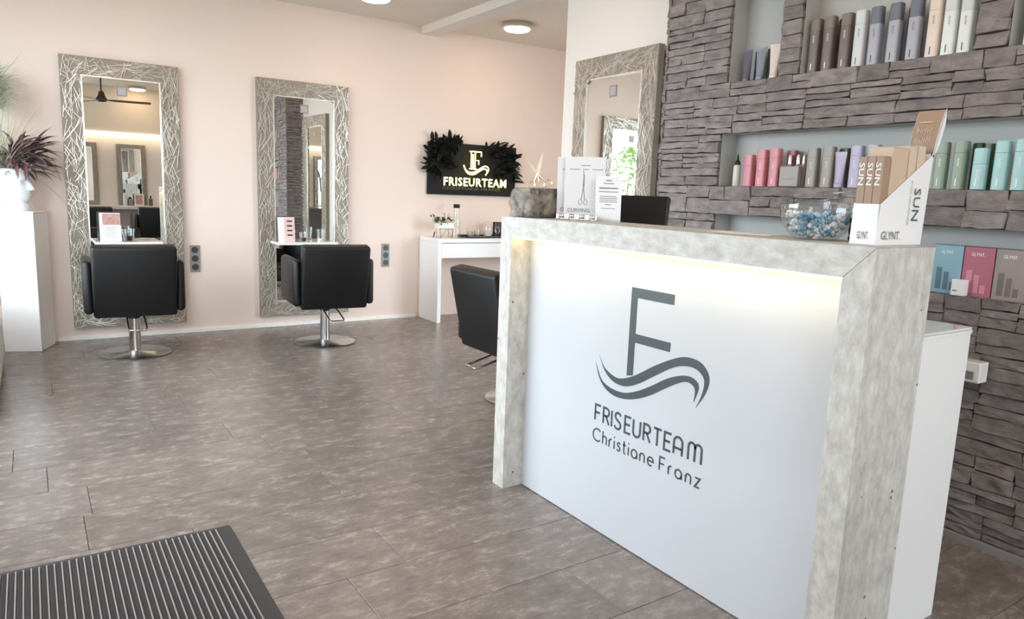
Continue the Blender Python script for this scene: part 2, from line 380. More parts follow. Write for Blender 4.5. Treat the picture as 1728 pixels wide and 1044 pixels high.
# ------------------------------------------------------------------ stone wall with niches
NX = 3.04
N_END = .45
niches = [(2.518, N_END, 1.328, 1.584), (2.520, N_END, .931, 1.186), (2.505, 2.213, 1.830, 2.26), (2.105, 1.371, 1.830, 2.26), (1.262, N_END, 1.830, 2.26)]  # y hi, y lo, z0, z1
solid = []   # rectangles of solid wall (y0,y1,z0,z1)
zs = [0, .931, 1.186, 1.328, 1.584, 1.830, 2.26, CZ]
for a, b in zip(zs, zs[1:]):
    cuts = sorted([(n[1], n[0]) for n in niches if n[2] <= a + .001 and n[3] >= b - .001])
    y = RY
    for c0, c1 in cuts:
        if c0 > y: solid.append((y, c0, a, b))
        y = c1
    solid.append((y, PY0, a, b))
wr = MB(); core = SX + .03
wr.box(NX, NX + .08, RY, PY0, -.1, CZ + .02)
for y0, y1, z0, z1 in solid: wr.box(core, NX + .001, y0, y1, z0 if z0 else -.1, z1 if z1 < CZ else CZ + .02)
me = wr.mesh('wall_right'); me.materials.append(M_niche); me.materials.append(M_mortar)
for p in me.polygons:
    if p.normal.x < -.9 and abs(p.center.x - core) < .002 or p.normal.y > .9 and p.center.y > PY0 - .01: p.material_index = 1
wall_right = struct(link('wall_right', me, None))
struct(MB().box(SX - .012, core + .01, RY, PY0, 0, .024).build('baseboard_right', mat('grey_skirting', (150, 146, 146), .6)))
rs = random.Random(11)
def layout(y0, y1, z0, z1):
    """courses of split stone, each course broken into slabs of uneven height"""
    out = []; H = z1 - z0
    nb = max(1, round(H / .098)); hs = [rs.uniform(.8, 1.25) for _ in range(nb)]; k = H / sum(hs); z = z0
    for h in hs:
        h *= k; y = y0
        while y < y1 - .001:
            w = rs.uniform(.10, .27)
            if y1 - (y + w) < .11: w = y1 - y
            c = rs.random()
            if h < .07: c = .1 if c < .5 else .5
            if c < .16 and h < .085: out.append((y, y + w, z, z + h))
            elif c < .62:
                s = rs.uniform(.36, .64); out.append((y, y + w, z, z + h * s)); o = rs.uniform(.4, .65) if w > .24 and rs.random() < .5 else 0
                if o: out += [(y, y + w * o, z + h * s, z + h), (y + w * o, y + w, z + h * s, z + h)]
                else: out.append((y, y + w, z + h * s, z + h))
            else:
                a = rs.uniform(.27, .38); b2 = rs.uniform(.62, .74)
                out += [(y, y + w, z, z + h * a), (y, y + w, z + h * b2, z + h)]
                if w > .22:
                    o = rs.uniform(.35, .65); out += [(y, y + w * o, z + h * a, z + h * b2), (y + w * o, y + w, z + h * a, z + h * b2)]
                else: out.append((y, y + w, z + h * a, z + h * b2))
            y += w
        z += h
    return out
stones = []
for y0, y1, z0, z1 in solid: stones += layout(y0, y1, max(z0, .026), z1)
def stone_geo(b, y0, y1, z0, z1, M=None):
    g = .0018; w, h = y1 - y0, z1 - z0; nx = 2 if w < .12 else 4; nz = 2
    d = rs.uniform(.0, .015); ty = rs.uniform(-.004, .004); tz = rs.uniform(-.002, .007); sl = rs.uniform(-.2, .2) * h; sr = rs.uniform(-.2, .2) * h
    V = []; jt = [rs.uniform(-.003, .002) for _ in range(nx + 1)]; jb = [rs.uniform(-.003, .003) for _ in range(nx + 1)]
    for j in range(nz + 1):
        for i in range(nx + 1):
            u, v = i / nx, j / nz
            dd = d + ty * (u - .5) + tz * (.5 - v) + rs.uniform(-.004, .004)
            if i in (0, nx): dd -= .003
            jy = rs.uniform(-.02, .02) * w if 0 < i < nx else (sl if i else sr) * (v - .5)
            yy = y0 + g + (w - 2 * g) * u + jy
            V.append((core - .012 - max(0, dd), yy, z0 + g + (h - 2 * g) * v + (jt[i] * v + jb[i] * (1 - v)) * (.3 if j == 1 else 1)))
    n = len(V); F = [(j * (nx + 1) + i, j * (nx + 1) + i + 1, (j + 1) * (nx + 1) + i + 1, (j + 1) * (nx + 1) + i) for j in range(nz) for i in range(nx)]
    ring = [i for i in range(nx + 1)] + [(j) * (nx + 1) + nx for j in range(1, nz + 1)] + [nz * (nx + 1) + i for i in range(nx - 1, -1, -1)] + [j * (nx + 1) for j in range(nz - 1, 0, -1)]
    V += [(core + .002, V[i][1], V[i][2]) for i in ring]
    m = len(ring); F += [(ring[i], ring[(i + 1) % m], n + (i + 1) % m, n + i) for i in range(m)]
    b._add(V, F, M)
inview = [s for s in stones if s[1] > .95 and s[2] < 2.36 and not (s[1] < 2.45 and s[3] < .88 and s[0] > 1.30)]
def shown(s): return (s[1] - max(s[0], .9)) * (s[3] - s[2]) / (1 + ((s[0] + s[1]) / 2) ** 2 / 8)
inview.sort(key=shown, reverse=True)
single = set(inview[:280]); rest = MB()
for s in stones:
    if s in single:
        b = MB(); cy, cz = (s[0] + s[1]) / 2, (s[2] + s[3]) / 2
        stone_geo(b, *s); b.build('stone', M_stone, wall_right)
    else: stone_geo(rest, *s)
rest.build('stone_cladding', M_stone, wall_right)['kind'] = 'stuff'
# the short return of the stone wall, facing the far room
ret = MB(); RM = Matrix(((0, -1, 0, 0), (-1, 0, 0, 0), (0, 0, 1, 0), (0, 0, 0, 1)))
for s in layout(0, .23, .026, CZ):
    Mx = Matrix.Translation((SX + .01, PY0 + core - .003, 0)) @ Matrix(((0, 1, 0, 0), (-1, 0, 0, 0), (0, 0, 1, 0), (0, 0, 0, 1)))
    stone_geo(ret, s[0], s[1], s[2], s[3], Mx)
ret.build('stone_return', M_stone, wall_right)['kind'] = 'stuff'
# ================================================================== MIRRORS (frame of crossed metal twigs)
def make_mirror(label, loc, rotz, seed):
    """local: face looks to -Y, x 0..W across, z 0..H up, y=0 at the wall"""
    W, H, fw, t = .80, 2.035, .137, .042
    t0 = thing('wall_mirror', label, 'mirror', loc, rotz, 'silver framed wall mirrors')
    def board(poly): return MB().prism(poly, 0, t, Matrix(((1, 0, 0, 0), (0, 0, -1, 0), (0, 1, 0, 0), (0, 0, 0, 1))))
    g = .0008
    for nm, poly in (('frame_stile', [(0, 0), (fw, fw), (fw, H - fw), (0, H)]), ('frame_stile', [(W, H), (W - fw, H - fw), (W - fw, fw), (W, 0)]),
                     ('frame_rail', [(g, 0), (W - g, 0), (W - fw - g, fw), (fw + g, fw)]), ('frame_rail', [(g, H), (fw + g, H - fw), (W - fw - g, H - fw), (W - g, H)])):
        board(poly).build(nm, M_silverbase, t0)
    rr = random.Random(seed); b = MB()
    n = 0
    while n < 640:
        x, z = rr.uniform(.006, W - .006), rr.uniform(.006, H - .006)
        if fw < x < W - fw and fw < z < H - fw: continue
        vert = (x < fw or x > W - fw) and fw * .5 < z < H - fw * .5
        a = (math.pi / 2 if vert else 0) + rr.gauss(0, .62)
        L = rr.uniform(.05, .17); w = rr.uniform(.0034, .0062); h = rr.uniform(.005, .012); tilt = rr.uniform(-.3, .3)
        dx, dz = math.cos(a) * L / 2, math.sin(a) * L / 2
        def clampin(px, pz):
            px = min(max(px, .003), W - .003); pz = min(max(pz, .003), H - .003)
            if fw - .002 < px < W - fw + .002 and fw - .002 < pz < H - fw + .002:
                dd = {'l': px - fw, 'r': W - fw - px, 'b': pz - fw, 't': H - fw - pz}; k = min(dd, key=dd.get)
                if k == 'l': px = fw - .003
                elif k == 'r': px = W - fw + .003
                elif k == 'b': pz = fw - .003
                else: pz = H - fw + .003
            return px, pz
        p0, p1 = clampin(x - dx, z - dz), clampin(x + dx, z + dz)
        u = Vector((p1[0] - p0[0], 0, p1[1] - p0[1]))
        if u.length < .02: continue
        u.normalize(); v = Vector((-u.z, 0, u.x)) * w / 2; y0, y1 = -t + .001, -t - h
        k0, k1 = 1 + tilt, 1 - tilt
        A, B = Vector((p0[0], y0, p0[1])), Vector((p1[0], y0, p1[1]))
        o = Vector((0, -h, 0))
        vs = [A + v, A - v, B + v, B - v, A + v * .35 + o * k0, A - v * .35 + o * k0, B + v * .35 + o * k1, B - v * .35 + o * k1]
        b._add(vs, [(4, 5, 7, 6), (0, 4, 6, 2), (1, 3, 7, 5), (0, 1, 5, 4), (2, 6, 7, 3)]); n += 1
    b.build('twig_relief', M_silver, t0)['kind'] = 'stuff'
    bead = MB()
    for x0, x1, z0, z1 in ((fw - .006, fw + .004, fw - .006, H - fw + .006), (W - fw - .004, W - fw + .006, fw - .006, H - fw + .006), (fw + .004, W - fw - .004, fw - .006, fw + .004), (fw + .004, W - fw - .004, H - fw - .004, H - fw + .006)):
        bead.box(x0, x1, -t - .003, -.012, z0, z1)
    bead.build('inner_bead', M_silver, t0)
    MB().box(fw - .002, W - fw + .002, -.037, -.010, fw - .002, H - fw + .002).build('mirror_pane', M_mirror, t0)
    s = MB().box(W / 2 - .036, W / 2 + .036, -.0385, -.0372, H - fw - .125, H - fw - .053).build('sticker', M_grey, t0)
    MB().box(W / 2 - .026, W / 2 + .026, -.0392, -.0384, H - fw - .115, H - fw - .063).build('sticker_print', mat('sticker_print', (176, 172, 170), .5), s)
    return t0
mirror1 = make_mirror('tall silver twig-framed mirror beside the white pedestal', (.246, BY, .097), 0, 21)
mirror2 = dup(mirror1, 'tall silver twig-framed mirror between the two grey wall sockets', (1.648, BY, .097))
mirror3 = dup(mirror1, 'silver twig-framed mirror on pale partition next to stone wall', (PX - .001, 3.945, .097), math.radians(-92))
for k in range(2):
    r_ = dup(mirror1, ['narrow framed mirror on rear wall above white shelf, seen in reflection', 'second framed mirror on rear wall, seen at reflection edge'][k], ((1.76, 1.02)[k], RY, .80), math.pi)
    r_.scale = (.56, 1, .51)

# mirror shelves
def mirror_shelf(label, x0, x1, z):
    t = thing('mirror_shelf', label, 'shelf', ((x0 + x1) / 2, BY - .06, z))
    w = (x1 - x0) / 2
    MB().rbox(-w, w, -.20, .012, -.012, .012, .004, 1).build('board', M_wgloss, t)
    for s in (-1, 1): MB().box(s * (w - .06) - .012, s * (w - .06) + .012, -.10, .012, -.05, -.012).build('bracket', M_chrome, t)
    return t
mirror_shelf('white ledge below the mirror near pedestal', .40, .86, .765)
mirror_shelf('white ledge below the mirror between sockets', 1.74, 2.27, .755)
def leaflet_stand(label, loc, rotz, w, h, photo):
    t = thing('leaflet_stand', label, 'leaflet', loc, rotz)
    lean = Matrix.Rotation(-.12, 4, 'X')
    MB().box(-w / 2, w / 2, -.003, .003, 0, h, lean).build('back_card', M_paper, t)
    MB().box(-w / 2 + .02, w / 2 + .004, -.010, -.004, 0, h * .56, lean).build('front_card', M_paper, t)
    MB().box(-w / 2 + .02, w / 2 - .004, -.006, -.0035, h * .58, h * .97, lean).build('photo_print', photo, t)
    p = MB()
    for i in range(7): p.box(-w / 2 + .035, w / 2 - .02 - .01 * (i % 3), -.0115, -.0102, h * (.5 - .06 * i), h * (.515 - .06 * i), lean)
    p.build('printed_lines', M_inklt, t)
    return t
leaflet_stand('leaflets with portrait photo on white ledge of left mirror', (.512, 6.27, .777), 0, .14, .215, mat('portrait_print', (190, 150, 140), .6, var=.5, scale=30))
def tumbler(name, label, loc, r, h, group=None, liquid=None):
    t = thing(name, label, 'glass', loc, 0, group)
    MB().lathe([(r * .72, .0), (r * .75, .004), (r, h), (r * .95, h), (r * .70, .008), (.001, .008)], 20, cap1=False).build('glass_wall', M_vessel, t, smooth=50)
    if liquid: MB().lathe([(r * .68, .009), (r * .8, h * .45)], 18).build('content', liquid, t, smooth=40)
    return t
M_dk = mat('dark_contents', (70, 52, 48), .4, var=.4, scale=60)
tumbler('tumbler', 'clear tumbler with dark contents on ledge of left mirror', (.628, 6.22, .777), .046, .098, None, M_dk)
t = thing('leaflet', 'pink leaflet with dark shapes on ledge of middle mirror', 'leaflet', (1.845, 6.26, .767), 0)
MB().box(-.072, .072, -.003, .003, 0, .21, Matrix.Rotation(-.12, 4, 'X')).build('sheet', M_paper, t)
MB().box(-.02, .07, -.006, -.0032, .0, .205, Matrix.Rotation(-.12, 4, 'X')).build('pink_panel', mat('pink_print', (226, 196, 190), .6), t)
for i in range(4): MB().box(.005, .05, -.0072, -.0062, .17 - .04 * i, .182 - .04 * i, Matrix.Rotation(-.12, 4, 'X')).build('printed_shape', M_bplastic, t)
tumbler('tumbler', 'low clear tumbler next to the pink leaflet', (1.976, 6.22, .767), .036, .085, None, M_dk)
tumbler('tumbler', 'clear tumbler at right end of middle mirror ledge', (2.13, 6.22, .767), .036, .11, None)

# ================================================================== SALON CHAIRS
def make_chair(label, loc, rotz):
    t = thing('salon_chair', label, 'chair', loc, rotz, 'black salon chairs')
    MB().lathe([(.225, 0), (.238, .003), (.240, .009), (.232, .013), (.06, .016), (.045, .024)], 48).build('base_plate', M_chrome, t, smooth=35)
    MB().lathe([(.038, .016), (.038, .27)], 28).build('column', M_chrome, t, smooth=35)
    MB().lathe([(.040, .262), (.046, .28), (.085, .335), (.085, .345)], 28).build('mounting_cone', M_bplastic, t, smooth=35)
    MB().rbox(-.255, .255, -.24, .27, .335, .475, .03, 3).build('seat', M_black, t, smooth=50)
    tilt = Matrix.Translation((0, -.255, .335)) @ Matrix.Rotation(math.radians(12), 4, 'X')
    MB().rbox(-.257, .257, -.055, .045, -.01, .49, .022, 3, tilt).build('backrest', M_black, t, smooth=50)
    for s in (-1, 1):
        MB().rbox(min(s * .250, s * .312), max(s * .250, s * .312), -.312, .17, .345, .705, .030, 3, Matrix.Translation((0, 0, 0))).build('armrest', M_black, t, smooth=50)
    lever = [(-.055, -.06, .30), (-.055, -.20, .285), (-.055, -.36, .245), (-.05, -.385, .24), (.05, -.385, .24), (.055, -.36, .245), (.055, -.20, .285), (.055, -.06, .30)]
    MB().tube(lever, .007, 8).build('pump_lever', M_polish, t, smooth=50)
    return t
chair = make_chair('black salon chair turned to the mirror beside pedestal', (.594, 5.775, 0), math.radians(-2.5))
dup(chair, 'black salon chair turned to the mirror between wall sockets', (1.955, 5.62, 0), math.radians(-5))
dup(chair, 'black salon chair partly hidden by the concrete-look reception counter', (2.49, 3.535, 0), math.radians(-90))
dup(chair, 'black salon chair at rear shelf, seen left in mirror reflection', (.85, -.45, 0), math.radians(182))
dup(chair, 'black salon chair at rear shelf, seen right in mirror reflection', (1.72, -.62, 0), math.radians(178))

# ================================================================== RECEPTION COUNTER
CX, CX2 = 1.625, 1.892; CY0, CY1 = .917, 2.516; CH = 1.157; FW = .078
counter = thing('reception_counter', 'reception counter with concrete-look frame around white logo panel', 'counter', (CX, CY0, 0))
def cpart(b, name, m): 
    bmesh.ops.translate(b.b, verts=b.b.verts, vec=(-CX, -CY0, 0)); return b.build(name, m, counter)
My = Matrix(((0, 0, 1, 0), (1, 0, 0, 0), (0, 1, 0, 0), (0, 0, 0, 1)))   # prism poly (y,z), extruded along x
g = .0009
cpart(MB().prism([(CY0, 0), (CY0 + FW, 0), (CY0 + FW, CH - FW - g), (CY0, CH - g)], CX, CX2, My), 'frame_upright', M_conc_v)
cpart(MB().prism([(CY1, 0), (CY1, CH - g), (CY1 - FW, CH - FW - g), (CY1 - FW, 0)], CX, CX2, My), 'frame_upright', M_conc_v)
cpart(MB().prism([(CY0 + g, CH), (CY0 + FW + g, CH - FW), (CY1 - FW - g, CH - FW), (CY1 - g, CH)], CX, CX2, My), 'frame_top', M_conc_h)
panel_x = 1.722
cpart(MB().box(panel_x, panel_x + .02, CY0 + FW - .001, CY1 - FW + .001, .004, CH - FW + .002), 'front_panel', mat('panel_lacquer', (206, 209, 214), .12, var=.006, scale=4))
led = cpart(MB().box(panel_x - .078, panel_x - .062, CY0 + FW + .01, CY1 - FW - .01, CH - FW - .008, CH - FW - .0005), 'led_strip', mat('led_strip', (255, 236, 190), .4, var=0, emit=(255, 228, 168), estr=11))
# logo film on the panel: a = 1.82 - y to the right, z up
LM = frameM((panel_x - CX - .0004, 1.82 - CY0, 0), (0, -1, 0), (0, 0, 1))
F = MB()
F.prism([(0, .633), (.031, .640), (.031, .757), (.196, .757), (.197, .788), (.031, .788), (.031, .913), (.200, .913), (.200, .947), (0, .947)], 0, .0007, LM)
F.build('logo_letter', M_logo, counter)
def smooth_line(P, n=6):
    out = []
    for i in range(len(P) - 1):
        p0, p1, p2, p3 = P[max(i - 1, 0)], P[i], P[i + 1], P[min(i + 2, len(P) - 1)]
        for k in range(n):
            s = k / n
            out.append(tuple(.5 * ((2 * p1[j]) + (-p0[j] + p2[j]) * s + (2 * p0[j] - 5 * p1[j] + 4 * p2[j] - p3[j]) * s * s + (-p0[j] + 3 * p1[j] - 3 * p2[j] + p3[j]) * s ** 3) for j in (0, 1)))
    return out + [tuple(P[-1])]
def resample(P, n):
    d = [0]
    for a, b in zip(P, P[1:]): d.append(d[-1] + math.dist(a, b))
    out = []; j = 0
    for i in range(n):
        s = d[-1] * i / (n - 1)
        while j < len(d) - 2 and d[j + 1] < s: j += 1
        f = (s - d[j]) / max(1e-9, d[j + 1] - d[j]); out.append((P[j][0] + (P[j + 1][0] - P[j][0]) * f, P[j][1] + (P[j + 1][1] - P[j][1]) * f))
    return out
W1t = [(-.149, .676), (-.128, .645), (-.1, .626), (-.041, .613), (.035, .639), (.134, .698), (.227, .744), (.282, .757), (.336, .748), (.368, .710), (.358, .659), (.322, .602)]
W1b = [(-.149, .676), (-.118, .626), (-.068, .595), (-.005, .592), (.058, .616), (.137, .664), (.212, .708), (.266, .726), (.312, .726), (.344, .707), (.349, .682), (.341, .645), (.322, .602)]
W2t = [(-.166, .644), (-.133, .59), (-.084, .569), (-.014, .567), (.05, .587), (.121, .624), (.187, .664), (.242, .688), (.288, .697), (.32, .687), (.329, .665), (.312, .618)]
W2b = [(-.166, .644), (-.146, .595), (-.106, .558), (-.046, .543), (.032, .554), (.114, .588), (.19, .634), (.245, .665), (.28, .677), (.306, .670), (.315, .655), (.312, .618)]
for a, b in ((W1t, W1b), (W2t, W2b)):
    MB().strip(resample(smooth_line(a), 48), resample(smooth_line(b), 48), 0, .0007, LM).build('logo_wave', M_logo, counter)
GL = {
 'F': ([[(0, 0), (0, 1), (.5, 1)], [(0, .52), (.43, .52)]], .5),
 'R': ([[(0, 0), (0, 1), (.22, 1)] + arc(.26, .75, .25, .25, 90, -90, 10) + [(0, .5)], [(.24, .5), (.54, 0)]], .54),
 'I': ([[(0, 0), (0, 1)]], 0),
 'S': ([smooth_line([(.5, .84), (.43, .95), (.27, 1), (.09, .93), (.03, .77), (.1, .62), (.27, .52), (.45, .41), (.52, .24), (.44, .06), (.25, 0), (.08, .05), (0, .17)], 4)], .52),
 'E': ([[(.5, 1), (0, 1), (0, 0), (.5, 0)], [(0, .52), (.43, .52)]], .5),
 'U': ([[(0, 1)] + arc(.29, .29, .29, .29, 180, 360, 12) + [(.58, 1)]], .58),
 'T': ([[(0, 1), (.6, 1)], [(.3, 1), (.3, 0)]], .6),
 'A': ([[(0, 0)] + arc(.31, .69, .31, .31, 180, 0, 12) + [(.62, 0)], [(0, .36), (.62, .36)]], .62),
 'M': ([[(0, 0)] + arc(.23, .77, .23, .23, 180, 0, 10) + [(.46, 0)], [(.46, .7)] + arc(.69, .77, .23, .23, 180, 0, 10) + [(.92, 0)]], .92),
 'C': ([arc(.5, .5, .5, .5, 45, 315, 18)], .85),
 'h': ([[(0, 0), (0, 1)], [(0, .38)] + arc(.22, .42, .22, .22, 180, 0, 10) + [(.44, 0)]], .44),
 'r': ([[(0, 0), (0, .42)] + arc(.22, .42, .22, .22, 180, 80, 6)], .26),
 'i': ([[(0, 0), (0, .64)], [(0, .86), (0, .97)]], 0),
 's': ([smooth_line([(.34, .55), (.26, .63), (.12, .62), (.04, .51), (.10, .38), (.24, .31), (.34, .2), (.29, .05), (.14, 0), (0, .08)], 4)], .35),
 't': ([[(.1, .95), (.1, .18)] + arc(.26, .16, .16, .16, 180, 280, 6), [(-.04, .64), (.28, .64)]], .28),
 'a': ([arc(.3, .32, .3, .32, 0, 360, 20), [(.6, .32), (.6, 0)]], .6),
 'n': ([[(0, 0), (0, .42)] + arc(.23, .42, .23, .22, 180, 0, 10) + [(.46, 0)]], .46),
 'e': ([[(.02, .34), (.6, .34)] + arc(.31, .32, .29, .32, 4, 300, 18)], .6),
 'z': ([[(0, .64), (.42, .64), (0, 0), (.42, 0)]], .42),
}
def stroke_text(b, s, xs, base, h, sw, M):
    for ch, x in zip(s, xs):
        for pl_ in GL[ch][0]:
            k = h - sw
            b.ribbon([(x + sw / 2 + p[0] * k, base + sw / 2 + p[1] * k) for p in pl_], sw, 0, .0007, M)
tx = MB(); stroke_text(tx, 'FRISEURTEAM', [-.159, -.113, -.067, -.050, .003, .046, .098, .145, .196, .239, .302], .423, .068, .0085, LM)
tx.build('logo_lettering', M_logo, counter)
def spread_x(s, x0, x1, h, sw):
    w = [GL[c][1] * (h - sw) + sw for c in s]; gap = (x1 - x0 - sum(w)) / (len(s) - 1); xs = []; x = x0
    for v in w: xs.append(x); x += v + gap
    return xs
tx = MB(); stroke_text(tx, 'Christiane', spread_x('Christiane', -.163, .160, .053, .006), .346, .053, .006, LM)
stroke_text(tx, 'Franz', spread_x('Franz', .183, .366, .053, .006), .346, .053, .006, LM)
tx.build('logo_subtitle', M_logo, counter)

# staff-side desk behind the counter
desk = thing('staff_desk', 'white staff desk with glass top joined behind the reception counter', 'desk', (1.895, .975, 0))
MB().box(0, .385, 0, .022, 0, .895).build('side_panel', M_wgloss, desk)
MB().box(0, .385, 1.455, 1.477, 0, .895).build('side_panel', M_wgloss, desk)
MB().box(0, .022, .022, 1.455, 0, .895).build('back_panel', M_wgloss, desk)
MB().box(0, .388, -.002, 1.479, .896, .906).build('worktop', M_wgloss, desk)
MB().box(.002, .386, .0, 1.477, .907, .914).build('glass_top', mat('white_glass_top', (226, 228, 224), .05, var=.02), desk)
# till monitor on the desk
mon = thing('monitor', 'black till monitor behind counter in front of the partition mirror', 'monitor', (2.10, 2.20, .914), math.radians(-58))
MB().rbox(-.10, .10, -.08, .08, 0, .012, .004, 1).build('foot', M_bplastic, mon)
MB().box(-.02, .02, -.015, .015, .012, .2, Matrix.Rotation(.1, 4, 'X')).build('stem', M_bplastic, mon)
tl = Matrix.Translation((0, 0, .23)) @ Matrix.Rotation(-.22, 4, 'X')
MB().rbox(-.115, .115, -.028, .010, -.105, .115, .006, 2, tl).build('screen_housing', M_bplastic, mon)
MB().box(-.108, .108, .0102, .0118, -.098, .108, tl).build('screen', mat('dark_screen', (22, 24, 28), .08), mon)

# ------------------------------------------------------------------ things on the counter
Z = CH + .0005
# rock with golden scissors
rock_b = bmesh.new(); bmesh.ops.create_icosphere(rock_b, subdivisions=4, radius=1)
rn = random.Random(5); waves = [(Vector((rn.uniform(-1, 1), rn.uniform(-1, 1), rn.uniform(-1, 1))) * rn.uniform(2, 9), rn.uniform(0, 6), rn.uniform(.015, .05)) for _ in range(26)]
planes = [(Vector((rn.uniform(-1, 1), rn.uniform(-1, 1), rn.uniform(-.2, .6))).normalized(), rn.uniform(.80, .95)) for _ in range(5)]
for v in rock_b.verts:
    p = v.co.copy(); k = 1 + sum(a * math.sin(w.dot(p) + ph) for w, ph, a in waves) * .35
    p = p * k
    for n_, d_ in planes:
        e_ = p.dot(n_) - d_
        if e_ > 0: p -= n_ * e_ * .85
    q3 = max(abs(p.x), abs(p.y), 1e-6) / max(1e-6, math.hypot(p.x, p.y)); p.x /= q3 ** .7; p.y /= q3 ** .7
    hx = math.hypot(p.x, p.y); zz_ = max(-1, min(1, p.z * 1.25)); kk = 1 + .22 * (1 - abs(p.z)) * 0
    if hx > .01 and abs(p.z) > .3: f3 = min(1.45, 1 / max(.62, math.sqrt(max(.05, 1 - p.z * p.z)))); p.x *= f3; p.y *= f3
    p.x = max(-.98, min(.98, p.x)); p.y = max(-.98, min(.98, p.y))
    v.co = Vector((p.x * .084, p.y * .084, (max(-.8, min(.86, p.z * 1.1)) + .8) * .071))
rm = bpy.data.meshes.new('rock'); rock_b.to_mesh(rm); rock_b.free()
M_rock = ramp_mat('rock', (58, 56, 57), (172, 160, 146), 19)
rk = thing('rock_trophy', 'rough grey rock on far end of counter', 'rock', (1.722, 2.425, Z)); link('boulder', rm, M_rock, rk, smooth=60)
# scissors sculpture standing on the rock
vd = Vector((.64, .77, 0)); uu = Vector((.77, -.64, 0))
SM = frameM((1.722, 2.425, Z + .116), uu, (0, 0, 1))
scs = thing('scissors_sculpture', 'golden open hairdressing scissors standing upright on the grey rock', 'scissors', (1.722, 2.425, Z + .116))
SMl = SM.copy(); SMl.translation = (0, 0, 0)
def scissor(pv, a_blade, a_handle, L, hl, ringside, nm, bw=.011):
    b = MB(); px, pz = pv
    d = Vector((math.cos(a_blade), math.sin(a_blade))); n_ = Vector((-d.y, d.x))
    P = Vector(pv); A = [P + n_ * bw * .55, P + d * L * .5 + n_ * bw * .5, P + d * L]; Bq = [P - n_ * bw * .55, P + d * L * .5 - n_ * bw * .5, P + d * L - n_ * .001]
    b.strip([tuple(a) for a in A], [tuple(a) for a in Bq], -.002, .002, SMl)
    h = Vector((math.cos(a_handle), math.sin(a_handle))); E_ = P + h * hl
    b.tube([(P.x, P.y, 0), ((P + h * hl * .5).x, (P + h * hl * .5).y, 0), (E_.x, E_.y, 0)], [.0055, .0042, .0035], 8, M=SMl)
    c = E_ + h * .011 + Vector((ringside * .006, 0))
    b.tube([(c.x + .0125 * math.cos(t), c.y + .0145 * math.sin(t), 0) for t in [2 * math.pi * k / 18 for k in range(18)]], .0034, 7, closed=True, M=SMl)
    return b.build(nm, M_gold, scs, smooth=45)
scissor((.008, .058), math.radians(78), math.radians(-108), .090, .036, -1, 'scissor_blade', .015)
scissor((.006, .060), math.radians(128), math.radians(-72), .078, .036, 1, 'scissor_blade', .008)
scissor((.010, .055), math.radians(120), math.radians(-38), .012, .040, 1, 'scissor_handle', .008)
MB().lathe([(.006, -.004), (.007, 0), (.006, .004)], 14, SMl @ Matrix.Translation((.007, .058, 0))).build('pivot_screw', M_gold, scs, smooth=40)
# small black box behind the rock
t = thing('small_black_box', 'small matt black box half hidden behind grey rock', 'box', (1.815, 2.478, Z)); MB().rbox(-.03, .03, -.03, .03, 0, .045, .004, 1).build('body', M_bplastic, t); MB().rbox(-.031, .031, -.031, .031, .046, .052, .002, 1).build('lid', M_bplastic, t)
# leaflets standing on the counter
def card(label, p0, p1, h, lean, zb=Z):
    p0, p1 = Vector((*p0, zb)), Vector((*p1, zb)); u = (p1 - p0).normalized(); w = (p1 - p0).length; n_ = Vector((u.y, -u.x, 0))
    v = (Vector((0, 0, 1)) - n_ * math.sin(lean)).normalized()
    t = thing('standing_card', label, 'leaflet', p0); M = frameM((0, 0, 0), u, v)
    MB().box(0, w, 0, h, -.0015, 0, M).build('sheet', M_paper, t)
    MB().box(w * .3, w * .7, 0, .012, -.05, -.0016, M).build('rear_foot', M_paper, t)
    return t, M, w
def card_print(t, M, w, h, full=True):
    lettering('CURVING.', frameM(M @ Vector((w * .09, h * .125, 0)), M.col[0].xyz, M.col[1].xyz), h * .062, 'title_print', M_inklt, t, width=w * .58, bold=.02)
    b = MB()
    for x, y, l in ((.12, .80, .26), (.47, .80, .12), (.68, .80, .26), (.40, .86, .24)): b.box(w * x, w * (x + l), h * y, h * (y + .012), 0, .0006, M)
    b.build('small_print', M_inklt, t)
    s = MB(); cx, cy = w * .47, h * .45
    s.strip([(cx - .003, cy + .02), (cx - .001, cy + .06), (cx - .004, cy + .092)], [(cx + .004, cy + .02), (cx + .004, cy + .06), (cx - .003, cy + .092)], 0, .0006, M)
    for q in (-1, 1):
        s.ribbon([(cx, cy + .022), (cx + q * .004, cy - .01), (cx + q * .007, cy - .03)], .003, 0, .0006, M)
        s.ribbon([(cx + q * .010 + .007 * math.cos(k * .5236), cy - .04 + .010 * math.sin(k * .5236)) for k in range(13)], .0022, 0, .0006, M)
    s.build('scissor_print', M_inklt, t)
c1, M1, w1 = card('tall white card with scissors drawing in front on counter', (1.766, 2.283), (1.876, 2.170), .243, -.10); card_print(c1, M1, w1, .243)
c0, M0, w0 = card('white card half hidden behind the scissors card on counter', (1.772, 2.338), (1.880, 2.223), .243, -.10); card_print(c0, M0, w0, .243)
c2, M2, w2 = card('small acrylic sign with printed lines beside the scissors card', (1.790, 2.120), (1.848, 2.041), .170, -.08)
b = MB(); h = .17
for i, (y, l, hh) in enumerate(((.89, .22, .03), (.83, .42, .02), (.72, .72, .035), (.65, .74, .02), (.55, .62, .018), (.51, .70, .018), (.47, .66, .018), (.43, .70, .018), (.37, .24, .018), (.29, .56, .014))):
    b.box(w2 * (.5 - l / 2), w2 * (.5 + l / 2), h * y, h * (y + hh), 0, .0006, M2)
b.build('printed_lines', M_inklt, c2)
MB().box(-.004, w2 + .004, -.0005, .008, -.04, .012, M2).build('acrylic_foot', M_vessel, c2)
